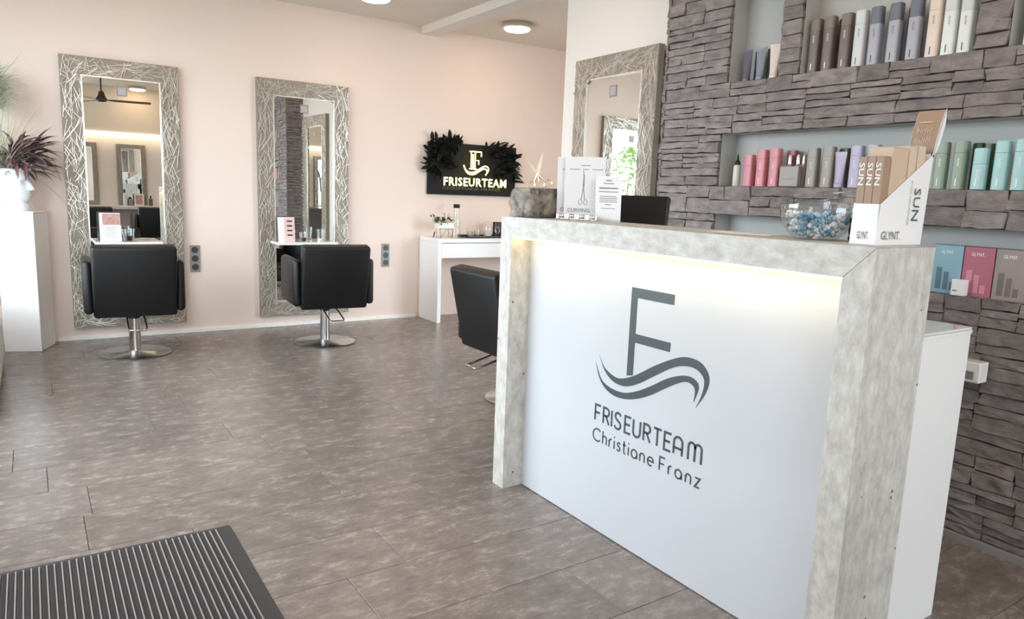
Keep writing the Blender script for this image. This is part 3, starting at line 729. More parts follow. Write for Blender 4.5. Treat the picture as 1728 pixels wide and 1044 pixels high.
# row of chrome balls and posts
rw = thing('chrome_ball_rack', 'low row of chrome balls and posts in front of the cards', 'ornament', (1.735, 2.29, Z))
dv = Vector((.045, -.215, 0)); 
rm_ = MB().tube([(0, 0, .003), tuple(dv + Vector((0, 0, .003)))], .003, 8).build('rail', M_polish, rw, smooth=40)
for i in range(4):
    p = dv * (i + .55) / 4.3
    MB().lathe([(.001, .004), (.006, .006), (.0095, .010), (.0105, .0145), (.0095, .019), (.006, .023), (.001, .025)], 16, Matrix.Translation(p)).build('ball', M_polish, rw, smooth=60)
    for q in (-.46, -.34, .36):
        pp = dv * (i + .55 + q) / 4.3
        MB().lathe([(.0042, .003), (.0042, .020)], 10, Matrix.Translation(pp)).build('post', M_polish, rw, smooth=40)
# sheet of paper, candy bowl, black carton, display
t = MB().box(-.05, .05, -.10, .10, 0, .0012).build('paper_sheet', M_paper); t.location = (1.79, 1.42, Z); t.rotation_euler = (0, 0, .2); tag(t, 'sheet of white paper lying flat beside the candy bowl', 'paper')
bowl = thing('glass_bowl', 'clear glass bowl with slanted rim holding candies', 'bowl', (1.775, 1.178, Z))
R = .098
bb = bmesh.new(); bmesh.ops.create_uvsphere(bb, u_segments=40, v_segments=28, radius=R)
bmesh.ops.translate(bb, verts=bb.verts, vec=(0, 0, R * .86))
pn = (Matrix.Rotation(math.radians(13), 3, Vector((-.56, -.83, 0))) @ Vector((0, 0, 1))).normalized()
bmesh.ops.bisect_plane(bb, geom=bb.verts[:] + bb.edges[:] + bb.faces[:], plane_co=(0, 0, .111), plane_no=pn, clear_outer=True)
bmesh.ops.bisect_plane(bb, geom=bb.verts[:] + bb.edges[:] + bb.faces[:], plane_co=(0, 0, .001), plane_no=(0, 0, -1), clear_outer=True)
rim_pts = []
be = [e for e in bb.edges if e.is_boundary and e.verts[0].co.z > .02]
nxt = {}
for e in be:
    for a_, b_ in ((e.verts[0], e.verts[1]), (e.verts[1], e.verts[0])): nxt.setdefault(a_, []).append(b_)
st = be[0].verts[0]; cur = st; prev = None
while True:
    rim_pts.append(tuple(cur.co)); n_ = [x for x in nxt[cur] if x is not prev]; prev, cur = cur, n_[0]
    if cur is st or len(rim_pts) > 200: break
bot = [e for e in bb.edges if e.is_boundary and e.verts[0].co.z < .01]
bmesh.ops.holes_fill(bb, edges=bot)
bm_ = bpy.data.meshes.new('bowl_wall'); bb.to_mesh(bm_); bb.free()
link('bowl_wall', bm_, M_vessel, bowl, smooth=60)
MB().tube(rim_pts, .0022, 6, closed=True).build('rim', M_vessel, bowl, smooth=60)
# candies (one mesh per colour, every candy its own object)
def candy_mesh():
    b = MB(); b.lathe([(.001, -.0075), (.0055, -.006), (.0085, -.002), (.0085, .002), (.0055, .006), (.001, .0075)], 9)
    for s in (-1, 1): b.lathe([(.0015, s * .006), (.0065, s * .0125), (.0055, s * .0135)], 7)
    return b.mesh('candy')
cm = []
for nm, col, lb in (('candy_blue', (92, 150, 182), 'blue wrapped candy lying in the slanted glass bowl'), ('candy_white', (226, 228, 230), 'white wrapped candy lying in the slanted glass bowl'), ('candy_pale_blue', (160, 200, 216), 'pale blue wrapped candy lying in the slanted glass bowl')):
    m_ = candy_mesh(); m_.materials.append(mat(nm, col, .3, var=.2, scale=150, coat=.4)); cm.append((m_, lb))
rc = random.Random(9); placed = []
tries = 0
while len(placed) < 130 and tries < 60000:
    tries += 1
    z = rc.uniform(.012, .068); rmax = math.sqrt(max(0, (R - .0145) ** 2 - (z - R * .86) ** 2)); a = rc.uniform(0, 6.283); rad = rmax * math.sqrt(rc.random())
    p = Vector((rad * math.cos(a), rad * math.sin(a), z))
    if all((p - q).length > .0138 for q in placed):
        placed.append(p); k = rc.choice((0, 1, 1, 2, 2))
        o = link('wrapped_candy', cm[k][0], None); o.location = Vector((1.775, 1.178, Z)) + p; o.rotation_euler = (rc.uniform(0, 6), rc.uniform(0, 6), rc.uniform(0, 6)); o.scale = (.82,) * 3
        tag(o, cm[k][1], 'candy', 'candies in the glass bowl')
for me_, _ in cm: me_.polygons.foreach_set('use_smooth', [True] * len(me_.polygons))
t = thing('black_carton', 'small black carton with white script behind the candy bowl', 'box', (1.868, 1.10, Z))
MB().rbox(-.018, .018, -.045, .03, 0, .062, .002, 1).build('body', M_bplastic, t)
MB().box(-.0185, .0185, -.0455, .0305, .0500, .0508).build('lid_seam', M_dgrey, t)
lettering('ick', frameM((-.0184, .028, .010), (0, -1, 0), (0, 0, 1)), .012, 'script_print', M_wtext, t)
# SUN display stand
M_card = mat('white_card', (240, 240, 241), .45, var=.01)
M_tan = mat('tan_carton', (206, 182, 158), .5, var=.04); M_brown = mat('brown_carton', (164, 138, 116), .5, var=.04); M_tanlt = mat('pale_tan_carton', (214, 194, 174), .5, var=.04)
ds = thing('display_stand', 'white cardboard display stand with sloped sides at counter corner', 'display', (1.725, .979, Z))
D_, Wd, hf, hb = .212, .069, .100, .232
Mx = Matrix(((1, 0, 0, 0), (0, 0, -1, 0), (0, 1, 0, 0), (0, 0, 0, 1)))
side = [(0, 0), (D_, 0), (D_ + .012, hb), (.004, hf)]
MB().prism(side, -.002, 0, Mx).build('side_panel', M_card, ds)
MB().prism(side, -.002, 0, Matrix.Translation((0, Wd - .002, 0)) @ Mx).build('side_panel', M_card, ds)
MB().box(0, .002, .002, Wd - .002, 0, hf).build('front_panel', M_card, ds)
MB().box(D_ - .002, D_, .002, Wd - .002, 0, hb).build('back_panel', M_card, ds)
MB().box(0.002, D_ - .002, .002, Wd - .002, 0, .002).build('floor_panel', M_card, ds)
hd = MB(); A = []; Bq = []
for i in range(7):
    s = i / 6; A.append((D_ + .010 + .010 * s + .028 * s * s, hb - .02 + .135 * s)); Bq.append((A[-1][0] + .002, A[-1][1]))
hd.strip(A, Bq, -Wd, 0, Matrix(((1, 0, 0, 0), (0, 0, -1, 0), (0, 1, 0, 0), (0, 0, 0, 1)))); hd.build('header_card', M_card, ds, smooth=40)
hp = MB(); hp.strip([(a[0] - .0007, a[1]) for a in A], [(a[0] - .0001, a[1]) for a in A], -Wd + .001, -.001, Matrix(((1, 0, 0, 0), (0, 0, -1, 0), (0, 1, 0, 0), (0, 0, 0, 1)))); hp.build('header_print', M_brown, ds, smooth=40)
wing = MB(); wing.strip([(D_ + .006, hb - .006), (D_ + .016, hb + .03), (D_ + .030, hb + .08), (D_ + .047, hb + .116)], [(D_ + .013, hb - .008), (D_ + .036, hb + .028), (D_ + .052, hb + .08), (D_ + .050, hb + .118)], -.001, .0, Mx); wing.build('header_wing', M_card, ds)
HM = frameM((D_ + .0215, Wd - .008, hb + .050), (0, -1, 0), (.27, 0, 1)); rh = random.Random(6); hb2 = MB()
hb2.box(.004, .040, .034, .0365, .0002, .0008, HM)
for row, (z_, x_) in enumerate(((.006, .002), (-.022, .004))):
    for q in range(7): hb2.ribbon([(x_ + q * .006, z_), (x_ + q * .006 + rh.uniform(-.002, .004), z_ + rh.uniform(.012, .020)), (x_ + q * .006 + .004, z_ + rh.uniform(.0, .008))], .0016, .0002, .0008, HM)
hb2.build('header_scribble', M_tanlt, ds)['kind'] = 'stuff'
SMx = frameM((.176, -.0022, .128), (0, 0, -1), (1, 0, 0))
lettering('SUN', frameM((.149, -.0022, .143), (0, 0, -1), (1, 0, 0)), .030, 'brand_print', M_ink, ds, width=.082)
lettering('BODY TAN MOUSSE', frameM((.128, -.0022, .160), (0, 0, -1), (1, 0, 0)), .007, 'line_print', M_inklt, ds, width=.110)
lettering('GLYNT.', frameM((.018, -.0022, .014), (1, 0, 0), (0, 0, 1)), .020, 'maker_print', M_ink, ds, width=.086)
lettering('GLYNT.', frameM((-.0005, .050, .014), (0, -1, 0), (0, 0, 1)), .018, 'maker_print', M_ink, ds, width=.030)
def carton(label, loc, sx, sy, sz, m, txt=None):
    t = thing('carton', label, 'box', loc); MB().rbox(0, sx, 0, sy, 0, sz, .001, 1).build('body', m, t)
    MB().box(.001, sx - .001, .0005, sy - .0005, sz + .0002, sz + .001).build('top_flap', m, t)
    if txt: lettering('SUN', frameM((-.0005, sy * .22, sz - .014), (0, 0, -1), (0, -1, 0)).copy() @ Matrix.Translation((0, -.0135, 0)), .0135, 'spine_print', M_wtext, t, width=.055, bold=.015)
    return t
for i in range(3):
    carton('%s SUN carton in the display, brown spine forward' % ('nearest', 'middle', 'farthest')[i], (1.729, .9832 + i * .0212, Z + .0028), .030, .0202, .211, M_brown, True)
carton('pale tan carton standing taller behind the brown SUN cartons', (1.764, .9830, Z + .0028), .072, .060, .236, M_tan)
carton('pale tan carton in middle of the display stand', (1.842, .9830, Z + .0028), .034, .060, .243, M_tanlt)
carton('pale tan carton against back of the display stand', (1.882, .9830, Z + .0028), .034, .060, .246, M_tanlt)
# ================================================================== ENTRANCE MAT
mt = thing('entrance_mat', 'dark ribbed entrance mat on the floor in front', 'mat', (-.62, 1.1, 0))
mw, ml = 1.172, 1.533
M_rub = mat('mat_rubber', (58, 54, 56), .7, var=.08, scale=30)
MB().rbox(0, mw, 0, ml, .0005, .006, .002, 1).build('rubber_base', M_rub, mt)
rib = MB(); pit = .0112; x = .035; k = 0
rr = random.Random(2)
lightrib = MB()
while x < mw - .05:
    (lightrib if k % 2 else rib).box(x, x + pit * (.36 if k % 2 else .80), .022, ml - .022, .005, .0105 if k % 2 else .0088); x += pit * .92; k += 1
rib.build('dark_ribs', mat('mat_pile_dark', (56, 51, 52), .95, var=.35, scale=300), mt)['kind'] = 'stuff'
lightrib.build('light_ribs', mat('mat_pile_light', (158, 150, 147), .95, var=.3, scale=300), mt)['kind'] = 'stuff'

# ================================================================== PEDESTAL, HEAD PLANTER, PLANTS
ped = thing('pedestal', 'tall white square pedestal in the corner by the window', 'pedestal', (.026, 6.085, 0), math.radians(-19))
s, sd = .235, .278
MB().rbox(-s, 0, 0, sd, 0, .985, .003, 1).build('shaft', M_white, ped)
MB().rbox(-s - .002, .002, -.002, sd + .002, .986, 1.0, .002, 1).build('top_plate', M_white, ped)
hc = Vector((-.070, 6.235, 1.0005))
head = thing('head_planter', 'white planter shaped like a human head on the pedestal', 'planter', hc, math.radians(-38))
prof = [(0, .080), (.02, .088), (.045, .088), (.055, .076), (.068, .074), (.080, .084), (.095, .094), (.12, .101), (.16, .106), (.20, .110), (.24, .110), (.27, .107), (.29, .104)]
def pr_(z):
    for (a, ra), (b, rb) in zip(prof, prof[1:]):
        if a <= z <= b: s_ = (z - a) / (b - a); s_ = s_ * s_ * (3 - 2 * s_); return ra + (rb - ra) * s_
    return prof[-1][1]
def G(x, c, s): return math.exp(-((x - c) / s) ** 2)
nt_, nz_ = 84, 64; V = []; Fc = []
for j in range(nz_ + 1):
    z = .29 * j / nz_
    for i in range(nt_):
        th = 2 * math.pi * i / nt_; t_ = (th + math.pi) % (2 * math.pi) - math.pi
        r = pr_(z); face = z > .07
        if face:
            r += .010 * G(t_, 0, .55) * G(z, .085, .018)                       # chin
            r += .006 * G(t_, 0, .9) * G(z, .13, .06)
            nz2 = max(0, min(1, (.215 - z) / .06)); 
            if .150 < z < .222: r += .034 * nz2 * G(t_, 0, .11 + .05 * nz2)
            elif z <= .150: r += .034 * G(z, .150, .006) * G(t_, 0, .16)
            r += .009 * G(t_, 0, .26) * (G(z, .130, .006) + G(z, .117, .006))   # lips
            r -= .005 * G(t_, 0, .25) * G(z, .1235, .003)
            for q in (-1, 1):
                r -= .015 * G(t_, q * .36, .17) * G(z, .197, .015)
                r += .009 * G(t_, q * .37, .13) * G(z, .193, .007)
                r += .006 * G(t_, q * .40, .26) * G(z, .222, .008)
                r += .018 * G(t_, q * 1.62, .10) * G(z, .175, .025)            # ears
        V.append((r * math.cos(th) * 1.03, r * math.sin(th) * .93, z))
for j in range(nz_):
    for i in range(nt_):
        i2 = (i + 1) % nt_; Fc.append((j * nt_ + i, j * nt_ + i2, (j + 1) * nt_ + i2, (j + 1) * nt_ + i))
Fc.append(tuple(range(nt_ - 1, -1, -1)))
hb_ = MB(); hb_._add(V, Fc); hb_.build('head_shell', mat('white_ceramic', (224, 226, 228), .35, var=.01), head, smooth=80)
MB().lathe([(.098, .268), (.02, .274)], 24, sy=.93).build('soil', mat('soil', (44, 36, 32), .95, var=.4, scale=80), head)
def leaf_mesh(L, W, bend, fold=.15, n=6, twist=0):
    b = MB(); vs = []
    for i in range(n + 1):
        s_ = i / n; w = W * math.sin(math.pi * min(1, s_ * .92 + .06)) ** .8 * (1 if s_ < 1 else .05)
        a = bend * s_; x = L * s_ * math.cos(a * .6); z = -L * s_ * math.sin(a * .6) * .9
        for q in (-1, 0, 1): vs.append((x, q * w / 2, z + abs(q) * fold * w))
    fs = []
    for i in range(n):
        for q in range(2): fs.append((i * 3 + q, i * 3 + q + 1, i * 3 + q + 4, i * 3 + q + 3))
    b._add(vs, fs); return b.mesh('leaf')
def aim(o, base, direction, roll=0):
    d_ = Vector(direction).normalized(); q = d_.to_track_quat('X', 'Z'); o.rotation_mode = 'QUATERNION'
    o.rotation_quaternion = q @ Matrix.Rotation(roll, 4, 'X').to_quaternion(); o.location = base
M_pl = [mat('purple_leaf', (92, 64, 70), .5, var=.4, scale=30), mat('dark_purple_leaf', (56, 42, 48), .5, var=.4, scale=30), mat('rose_leaf', (130, 92, 96), .5, var=.35, scale=30), mat('mauve_grey_leaf', (120, 108, 110), .5, var=.3, scale=30)]
top = hc + Vector((0, 0, .285))
pp = thing('purple_foliage', 'purple spiky foliage growing out of the head planter', 'plant', top)
rp = random.Random(14)
leafm = {}
for mi in range(4):
    for v_ in range(2):
        m_ = leaf_mesh(.24, .032 if v_ else .022, (.7, 1.2)[v_]); m_.materials.append(M_pl[mi]); leafm[(mi, v_)] = m_
for i in range(140):
    az = max(-2.6, min(.25, rp.gauss(-.55, .95))); el = rp.uniform(-.15, 1.3)
    o = link('leaf', leafm[(rp.choice((0, 0, 1, 2, 2, 3, 3)), rp.randrange(2))], None, pp)
    dr = Vector((math.cos(az) * math.cos(el), math.sin(az) * math.cos(el), math.sin(el)))
    bs = Vector((math.cos(az), math.sin(az), 0)) * rp.uniform(.0, .12) + Vector((0, 0, rp.uniform(-.005, .13)))
    aim(o, bs, dr, rp.uniform(-.8, .8)); k = rp.uniform(.6, 1.18); o.scale = (k, k, k)
st = MB()
for i in range(9):
    a = rp.uniform(-1, 1); st.tube([(rp.uniform(-.03, .03), rp.uniform(-.03, .03), -.02), (.05 * math.cos(a), .05 * math.sin(a), .06), (.12 * math.cos(a), .12 * math.sin(a), .12)], .003, 5)
st.build('stems', M_pl[1], pp)
# tall pale grass
gr = thing('ornamental_grass', 'pale green ornamental grass arching from planter at photo left edge', 'plant', top + Vector((-.05, -.02, 0)))
def blade(b, p0, dirv, L, w, droop, n=6):
    p = Vector(p0); d_ = Vector(dirv).normalized(); side_ = d_.cross(Vector((0, 0, 1)))
    side_ = side_.normalized() if side_.length > 1e-4 else Vector((1, 0, 0))
    A_ = []; 
    for i in range(n + 1):
        s_ = i / n; ww = w * (1 - s_) ** .6 + .0003; A_.append((p - side_ * ww / 2, p + side_ * ww / 2)); d_ = (d_ + Vector((0, 0, -droop / n))).normalized(); p = p + d_ * (L / n); p.y = min(p.y, .17)
    vs = [tuple(v) for pr2 in A_ for v in pr2]; b._add(vs, [(2 * i, 2 * i + 1, 2 * i + 3, 2 * i + 2) for i in range(n)])
ga, gb = MB(), MB()
for i in range(170):
    az = rp.uniform(-.8, .8); el = rp.gauss(.95, .35)
    d_ = Vector((math.cos(az) * math.cos(el) - .35, math.sin(az) * math.cos(el), math.sin(el)))
    blade(ga if rp.random() < .68 else gb, (rp.uniform(-.05, .03), rp.uniform(-.05, .03), -.01), d_, rp.uniform(.3, .62), rp.uniform(.003, .006), rp.uniform(.5, 1.8), 7)
tuft = Vector((-.035, 0, .57))
for i in range(620):
    az = rp.uniform(-1.2, 1.2); el = rp.gauss(.05, .42)
    blade(gb if el > -.05 else ga, tuft + Vector((rp.uniform(-.05, .05), rp.uniform(-.05, .05), rp.uniform(-.17, .08))), (math.cos(az) * math.cos(el), math.sin(az) * math.cos(el), math.sin(el)), rp.uniform(.12, .27), rp.uniform(.0026, .005), rp.uniform(-.2, .5), 5)
ga.tube([(0, 0, -.01), (-.06, 0, .2), tuple(tuft)], .004, 6)
ga.build('pale_blades', mat('pale_grass', (222, 216, 196), .6, var=.15), gr)['kind'] = 'stuff'
gb.build('green_blades', mat('sage_grass', (132, 164, 138), .6, var=.3), gr)['kind'] = 'stuff'
# low white window bench at the left picture edge
wb_ = thing('window_bench', 'low white slatted bench along the window, at photo left edge', 'bench', (-.590, 4.4, 0))
MB().rbox(0, .405, 0, 1.5, .41, .45, .003, 1).build('seat_board', M_white, wb_)
MB().rbox(0, .400, .01, 1.49, .05, .30, .003, 1).build('lower_board', M_white, wb_)
for y in (.1, 1.4): MB().box(.05, .36, y - .03, y + .03, 0, .41).build('support', M_white, wb_)

# ================================================================== WALL SOCKETS
def socket(label, x):
    t = thing('wall_socket', label, 'socket', (x, BY - .0005, .62)); MB().rbox(-.038, .038, -.012, 0, -.11, .11, .003, 1).build('cover_plate', M_grey, t)
    for i in (-1, 0, 1):
        o = MB().lathe([(.027, 0), (.027, .0125)], 20, Matrix.Translation((0, -.001, i * .071)) @ Matrix.Rotation(math.pi / 2, 4, 'X')).build('outlet', M_dgrey, t)
        q = MB()
        for sx in (-.009, .009): q.lathe([(.003, .0), (.003, .0136)], 8, Matrix.Translation((sx, -.001, i * .071)) @ Matrix.Rotation(math.pi / 2, 4, 'X'))
        q.build('pin_hole', M_bplastic, o)
socket('grey triple wall socket right of the mirror near pedestal', 1.131)
socket('grey triple wall socket left of the console table', 2.834)
t = thing('wall_switch_box', 'small white surface-mounted socket on the stone wall', 'socket', (2.868, 1.20, .668))
MB().rbox(-.034, .03, -.036, .036, -.038, .038, .004, 2).build('housing', M_wgloss, t); MB().rbox(-.039, -.034, -.018, .018, -.026, .004, .002, 1).build('button', M_grey, t)

# ================================================================== CONSOLE TABLE AND WHAT STANDS ON IT
tb = thing('console_table', 'white lacquer console table under the neon sign', 'table', (3.19, 6.02, 0))
TL, TD, TT = 1.45, .39, .805
MB().rbox(0, .040, 0, TD, 0, TT - .041, .002, 1).build('side_panel', M_wgloss, tb); MB().rbox(TL - .04, TL, 0, TD, 0, TT - .041, .002, 1).build('side_panel', M_wgloss, tb)
MB().rbox(0, TL, 0, TD, TT - .040, TT, .002, 1).build('table_top', M_wgloss, tb)
for i in range(2):
    x0 = .042 + i * (TL - .084) / 2; x1 = x0 + (TL - .084) / 2 - .003
    d_ = MB().rbox(x0, x1, .004, .022, TT - .185, TT - .045, .002, 1).build('drawer', M_wgloss, tb)
    MB().box(x0 + .01, x1 - .01, .022, TD - .02, TT - .180, TT - .048).build('drawer_box', M_white, d_)
def on_table(x, y): return (x, y, TT + .0006)
# plant in white trough on wire stand
pt = thing('plant_trough', 'small green plant in white trough on black wire stand', 'plant', on_table(3.355, 6.21))
MB().rbox(-.085, .085, -.04, .04, .082, .142, .006, 2).build('trough', M_white, pt)
w_ = MB()
for sx in (-.07, .07):
    w_.tube([(sx, -.042, .085), (sx * .9, -.042, .0), (sx * .9, .042, .0), (sx, .042, .085)], .0022, 6)
w_.tube([(-.063, -.042, .002), (0, -.042, .08), (.063, -.042, .002)], .0022, 6); w_.tube([(-.07, -.042, .084), (.07, -.042, .084)], .0022, 6); w_.tube([(-.07, .042, .084), (.07, .042, .084)], .0022, 6)
w_.build('wire_stand', M_bplastic, pt)
lm = leaf_mesh(.055, .022, .9); lm.materials.append(mat('green_leaf', (74, 98, 66), .5, var=.4, scale=40))
rp2 = random.Random(3)
for i in range(70):
    az = rp2.uniform(0, 6.28); el = rp2.uniform(-.2, 1.2); o = link('leaf', lm, None, pt)
    lft = i < 46
    aim(o, Vector((rp2.gauss(-.075, .03) if lft else rp2.uniform(-.04, .085), rp2.uniform(-.03, .03), .135 + rp2.uniform(0, .06 if lft else .04))), (math.cos(az) * math.cos(el), math.sin(az) * math.cos(el), math.sin(el)), 0); k = rp2.uniform(.6, 1.1); o.scale = (k,) * 3
st_ = MB()
for i in range(10):
    x_ = rp2.uniform(-.06, .07); st_.tube([(x_, 0, .12), (x_ + rp2.uniform(-.02, .02), rp2.uniform(-.02, .02), rp2.uniform(.2, .25))], .0014, 5)
st_.build('stems', mat('green_stem', (96, 100, 70), .6), pt)
# carafe
cf = thing('carafe', 'clear glass carafe with black lid on console table', 'carafe', on_table(3.500, 6.24))
MB().lathe([(.040, 0), (.042, .01), (.041, .15), (.036, .19), (.028, .22), (.028, .285)], 24, cap1=False).build('glass_body', M_vessel, cf, smooth=50)
MB().lathe([(.030, .283), (.032, .287), (.032, .318), (.029, .321)], 20).build('lid', M_bplastic, cf, smooth=40)
tr = thing('serving_tray', 'flat black serving tray on the console table', 'tray', on_table(3.82, 6.21))
MB().rbox(-.26, .26, -.12, .12, 0, .008, .003, 1).build('tray_base', M_bplastic, tr)
rb = MB()
for x0, x1, y0, y1 in ((-.26, .26, -.12, -.114), (-.26, .26, .114, .12), (-.26, -.254, -.114, .114), (.254, .26, -.114, .114)): rb.box(x0, x1, y0, y1, .0081, .020)
rb.build('tray_rim', M_bplastic, tr)
zt = TT + .0095
tumbler('glass_bowl_small', 'tiny clear glass bowl on left of the black tray', (3.645, 6.20, zt), .042, .05, None, mat('sugar', (232, 226, 218), .7))
tumbler('glass_bowl_small', 'tiny clear glass bowl in middle of the black tray', (3.735, 6.22, zt), .036, .06, None, MATS['sugar'])
jr = thing('glass_jar', 'clear glass jar with lid on black tray', 'jar', (3.86, 6.23, zt))
MB().lathe([(.040, 0), (.044, .006), (.044, .105), (.036, .12)], 22, cap1=False).build('jar_body', M_vessel, jr, smooth=50); MB().lathe([(.038, .121), (.040, .124), (.040, .137), (.012, .140), (.012, .150)], 20).build('lid', M_vessel, jr, smooth=40)
MB().lathe([(.039, .004), (.040, .05)], 20).build('content', MATS['sugar'], jr, smooth=40)
cn = thing('canister', 'dark canister with round pale label on black tray', 'canister', (3.965, 6.22, zt))
MB().lathe([(.044, 0), (.045, .004), (.045, .125), (.044, .128)], 26).build('can_body', mat('dark_brown_tin', (40, 32, 34), .35), cn, smooth=40); MB().lathe([(.046, .1285), (.046, .142), (.043, .144)], 26).build('lid', M_bplastic, cn, smooth=40)
lb_ = MB(); vs = []; 
for i in range(20):
    a = 2 * math.pi * i / 20; u_, v_ = .028 * math.cos(a), .034 * math.sin(a); th = -math.pi / 2 - .45 + u_ / .0456; vs.append((.0456 * math.cos(th), .0456 * math.sin(th), .064 + v_))
lb_._add(vs, [tuple(range(20))]); lb_.build('label', mat('pale_label', (206, 190, 192), .6), cn)
gl = thing('wire_glasses', 'black wire easel legs left of the plant trough', 'ornament', on_table(3.245, 6.20))
MB().tube([(-.018, 0, 0.003), (-.004, 0, .052), (.004, .0, .05)], .003, 6).tube([(.0, .02, .003), (.014, .02, .052), (.02, .02, .05)], .003, 6).tube([(-.018, 0, .003), (.0, .02, .003)], .003, 6).build('wire', M_bplastic, gl)

# ================================================================== NEON SIGN ON FOLIAGE BOARD
sg = thing('neon_sign', 'dark foliage board with glowing neon logo and lettering', 'sign', (3.265, BY - .0005, 1.215))
SW, SH = 1.02, .505
MB().box(0, SW, -.03, 0, 0, SH).build('board', mat('dark_board', (9, 11, 8), .8, var=.3, scale=40), sg)
M_lf = [mat('dark_green_leaf', (26, 32, 22), .6, var=.5, scale=60), mat('black_green_leaf', (10, 12, 9), .7, var=.4, scale=60)]
lms = []
for m_ in M_lf:
    q = leaf_mesh(.125, .042, .4, n=5); q.materials.append(m_); lms.append(q)
rl = random.Random(8)
clumps = [(.06, .42, .14, 40), (.05, .30, .16, 34), (.20, .46, .16, 42), (.12, .20, .10, 30), (.24, .32, .12, 30), (.30, .44, .09, 18), (.62, .42, .10, 22), (.72, .42, .13, 40), (.84, .40, .14, 36), (.86, .28, .15, 44), (.92, .22, .13, 36), (.78, .24, .10, 24), (.96, .36, .10, 20), (.5, .10, .30, 24), (.2, .06, .2, 16), (.82, .08, .15, 14)]
nl = 0
for cx_, cz_, sp, n_ in clumps:
    for i in range(int(n_ * .80)):
        px_, pz_ = cx_ + rl.gauss(0, sp * .28), cz_ + rl.gauss(0, sp * .28)
        if .34 < px_ < .66 and .14 < pz_ < .46: continue
        if nl >= 290: continue
        if .06 < px_ < .92 and .04 < pz_ < .21: continue
        px_ = min(max(px_, -.01), SW + .01); pz_ = min(max(pz_, 0.02), SH + .005)
        out = Vector((px_ - SW / 2, 0, (pz_ - .22) * 1.3)); out.normalize()
        if out.z < -.1: out.z *= .4
        dr = out + Vector((rl.gauss(0, .5), -rl.uniform(.15, .8), rl.gauss(.15, .5)))
        o = link('leaf', rl.choice(lms), None, sg); aim(o, (px_, -.03 - rl.uniform(0, .02), pz_), dr, rl.uniform(-1, 1)); k = rl.uniform(.6, 1.15); o.scale = (k,) * 3; nl += 1
M_neon = mat('neon_tube', (255, 244, 190), .4, var=0, emit=(255, 236, 150), estr=2.6)
NM = frameM((0, -.098, 0), (1, 0, 0), (0, 0, 1))
nf = MB()
fx, fz = .44, .262
for pts in ([(0, 0), (.0, .17), (.115, .17), (.115, .125)], [(.022, .0), (.022, .145)], [(.045, 0), (.045, .085), (.088, .085), (.088, .045)], [(.045, .17), (.045, .085)], [(-.02, .0), (.065, .0)], [(-.02, .17), (.115, .17)]):
    nf.tube([(fx + p[0], fz + p[1], 0) for p in pts], .0062, 6, M=NM)
nf.build('neon_letter', M_neon, sg, smooth=60)
nw = MB()
for dz, k in ((0, 1), (-.022, .9)):
    nw.tube([(fx + .05 + p[0] * k, fz - .012 + dz + p[1] * k, 0) for p in smooth_line([(-.135, .045), (-.115, .005), (-.07, -.022), (-.01, -.018), (.05, .015), (.10, .042), (.14, .040), (.155, .01), (.135, -.025)], 5)], .0065, 6, M=NM)
nw.build('neon_wave', M_neon, sg, smooth=60)
vs, fs, wd = text_geo('FRISEURTEAM', .022, 1.12)
nb_ = MB(); nb_._add([(v[0] * .73 / wd + .135, v[1] * .080 + .092, 0) for v in vs], fs, NM)
nb_.build('neon_lettering', M_neon, sg)
lettering('CHRISTIANE FRANZ', frameM((.15, -.045, .052), (1, 0, 0), (0, 0, 1)), .026, 'unlit_lettering', mat('unlit_neon', (86, 92, 48), .5), sg, width=.68)
clip = MB()
for x_ in (.46, .56): clip.box(x_ - .004, x_ + .004, -.098, -.03, .27, .278)
for x_ in (.2, .45, .7): clip.box(x_ - .004, x_ + .004, -.097, -.03, .11, .118)
clip.build('neon_clips', M_bplastic, sg)

# ================================================================== CEILING LIGHTS, FAN
def make_lamp(label, x, y):
    t = thing('ceiling_light', label, 'lamp', (x, y, CZ), 0, 'round ceiling lights')
    MB().lathe([(.135, -.001), (.138, -.006), (.138, -.040), (.128, -.046), (.118, -.046), (.118, -.001)], 40).build('metal_ring', M_polish, t, smooth=40)
    MB().lathe([(.116, -.030), (.116, -.050), (.105, -.060), (.06, -.066), (.001, -.068)], 36).build('diffuser', mat('lamp_diffuser', (255, 250, 240), .4, var=0, emit=(255, 218, 180), estr=LAMP_E), t, smooth=60)
    return t
l0 = make_lamp('lit round ceiling light near pale partition, right of the beam', 3.79, 5.72)
dup(l0, 'round ceiling light above the middle mirror, cut by photo top edge', (2.37, 5.61, CZ))
for i, (x, y) in enumerate(((.75, 5.3), (.75, 3.7), (2.3, 3.6), (4.5, 4.6), (.75, 1.9), (2.2, 1.5), (.5, .1), (2.2, -.1))):  # out-of-view copies of the lamp, added as fill light for the room
    dup(l0, ('added unseen fill light above the left mirror', 'added unseen fill light over middle of the salon floor', 'added unseen fill light over the hidden salon chair', 'added unseen fill light behind the partition', 'added unseen fill light over the entrance mat', 'added unseen fill light over the reception counter', 'added unseen fill light near the camera by the entrance', 'added unseen fill light near rear end of stone wall')[i], (x, y, CZ))
dup(l0, 'round ceiling light near rear wall, seen in the left mirror', (1.63, -1.05, CZ))
fan = thing('ceiling_fan', 'dark ceiling fan seen only in the left mirror', 'fan', (.936, 1.0, CZ))
M_fan = mat('fan_dark', (58, 54, 54), .4)
MB().lathe([(.05, -.001), (.05, -.03), (.02, -.05)], 20).build('canopy', M_fan, fan, smooth=40); MB().lathe([(.011, -.04), (.011, -.36)], 10).build('rod', M_fan, fan, smooth=40)
MB().lathe([(.02, -.33), (.035, -.345), (.05, -.40), (.072, -.435), (.074, -.452), (.05, -.472), (.001, -.478)], 24).build('motor', M_fan, fan, smooth=40)
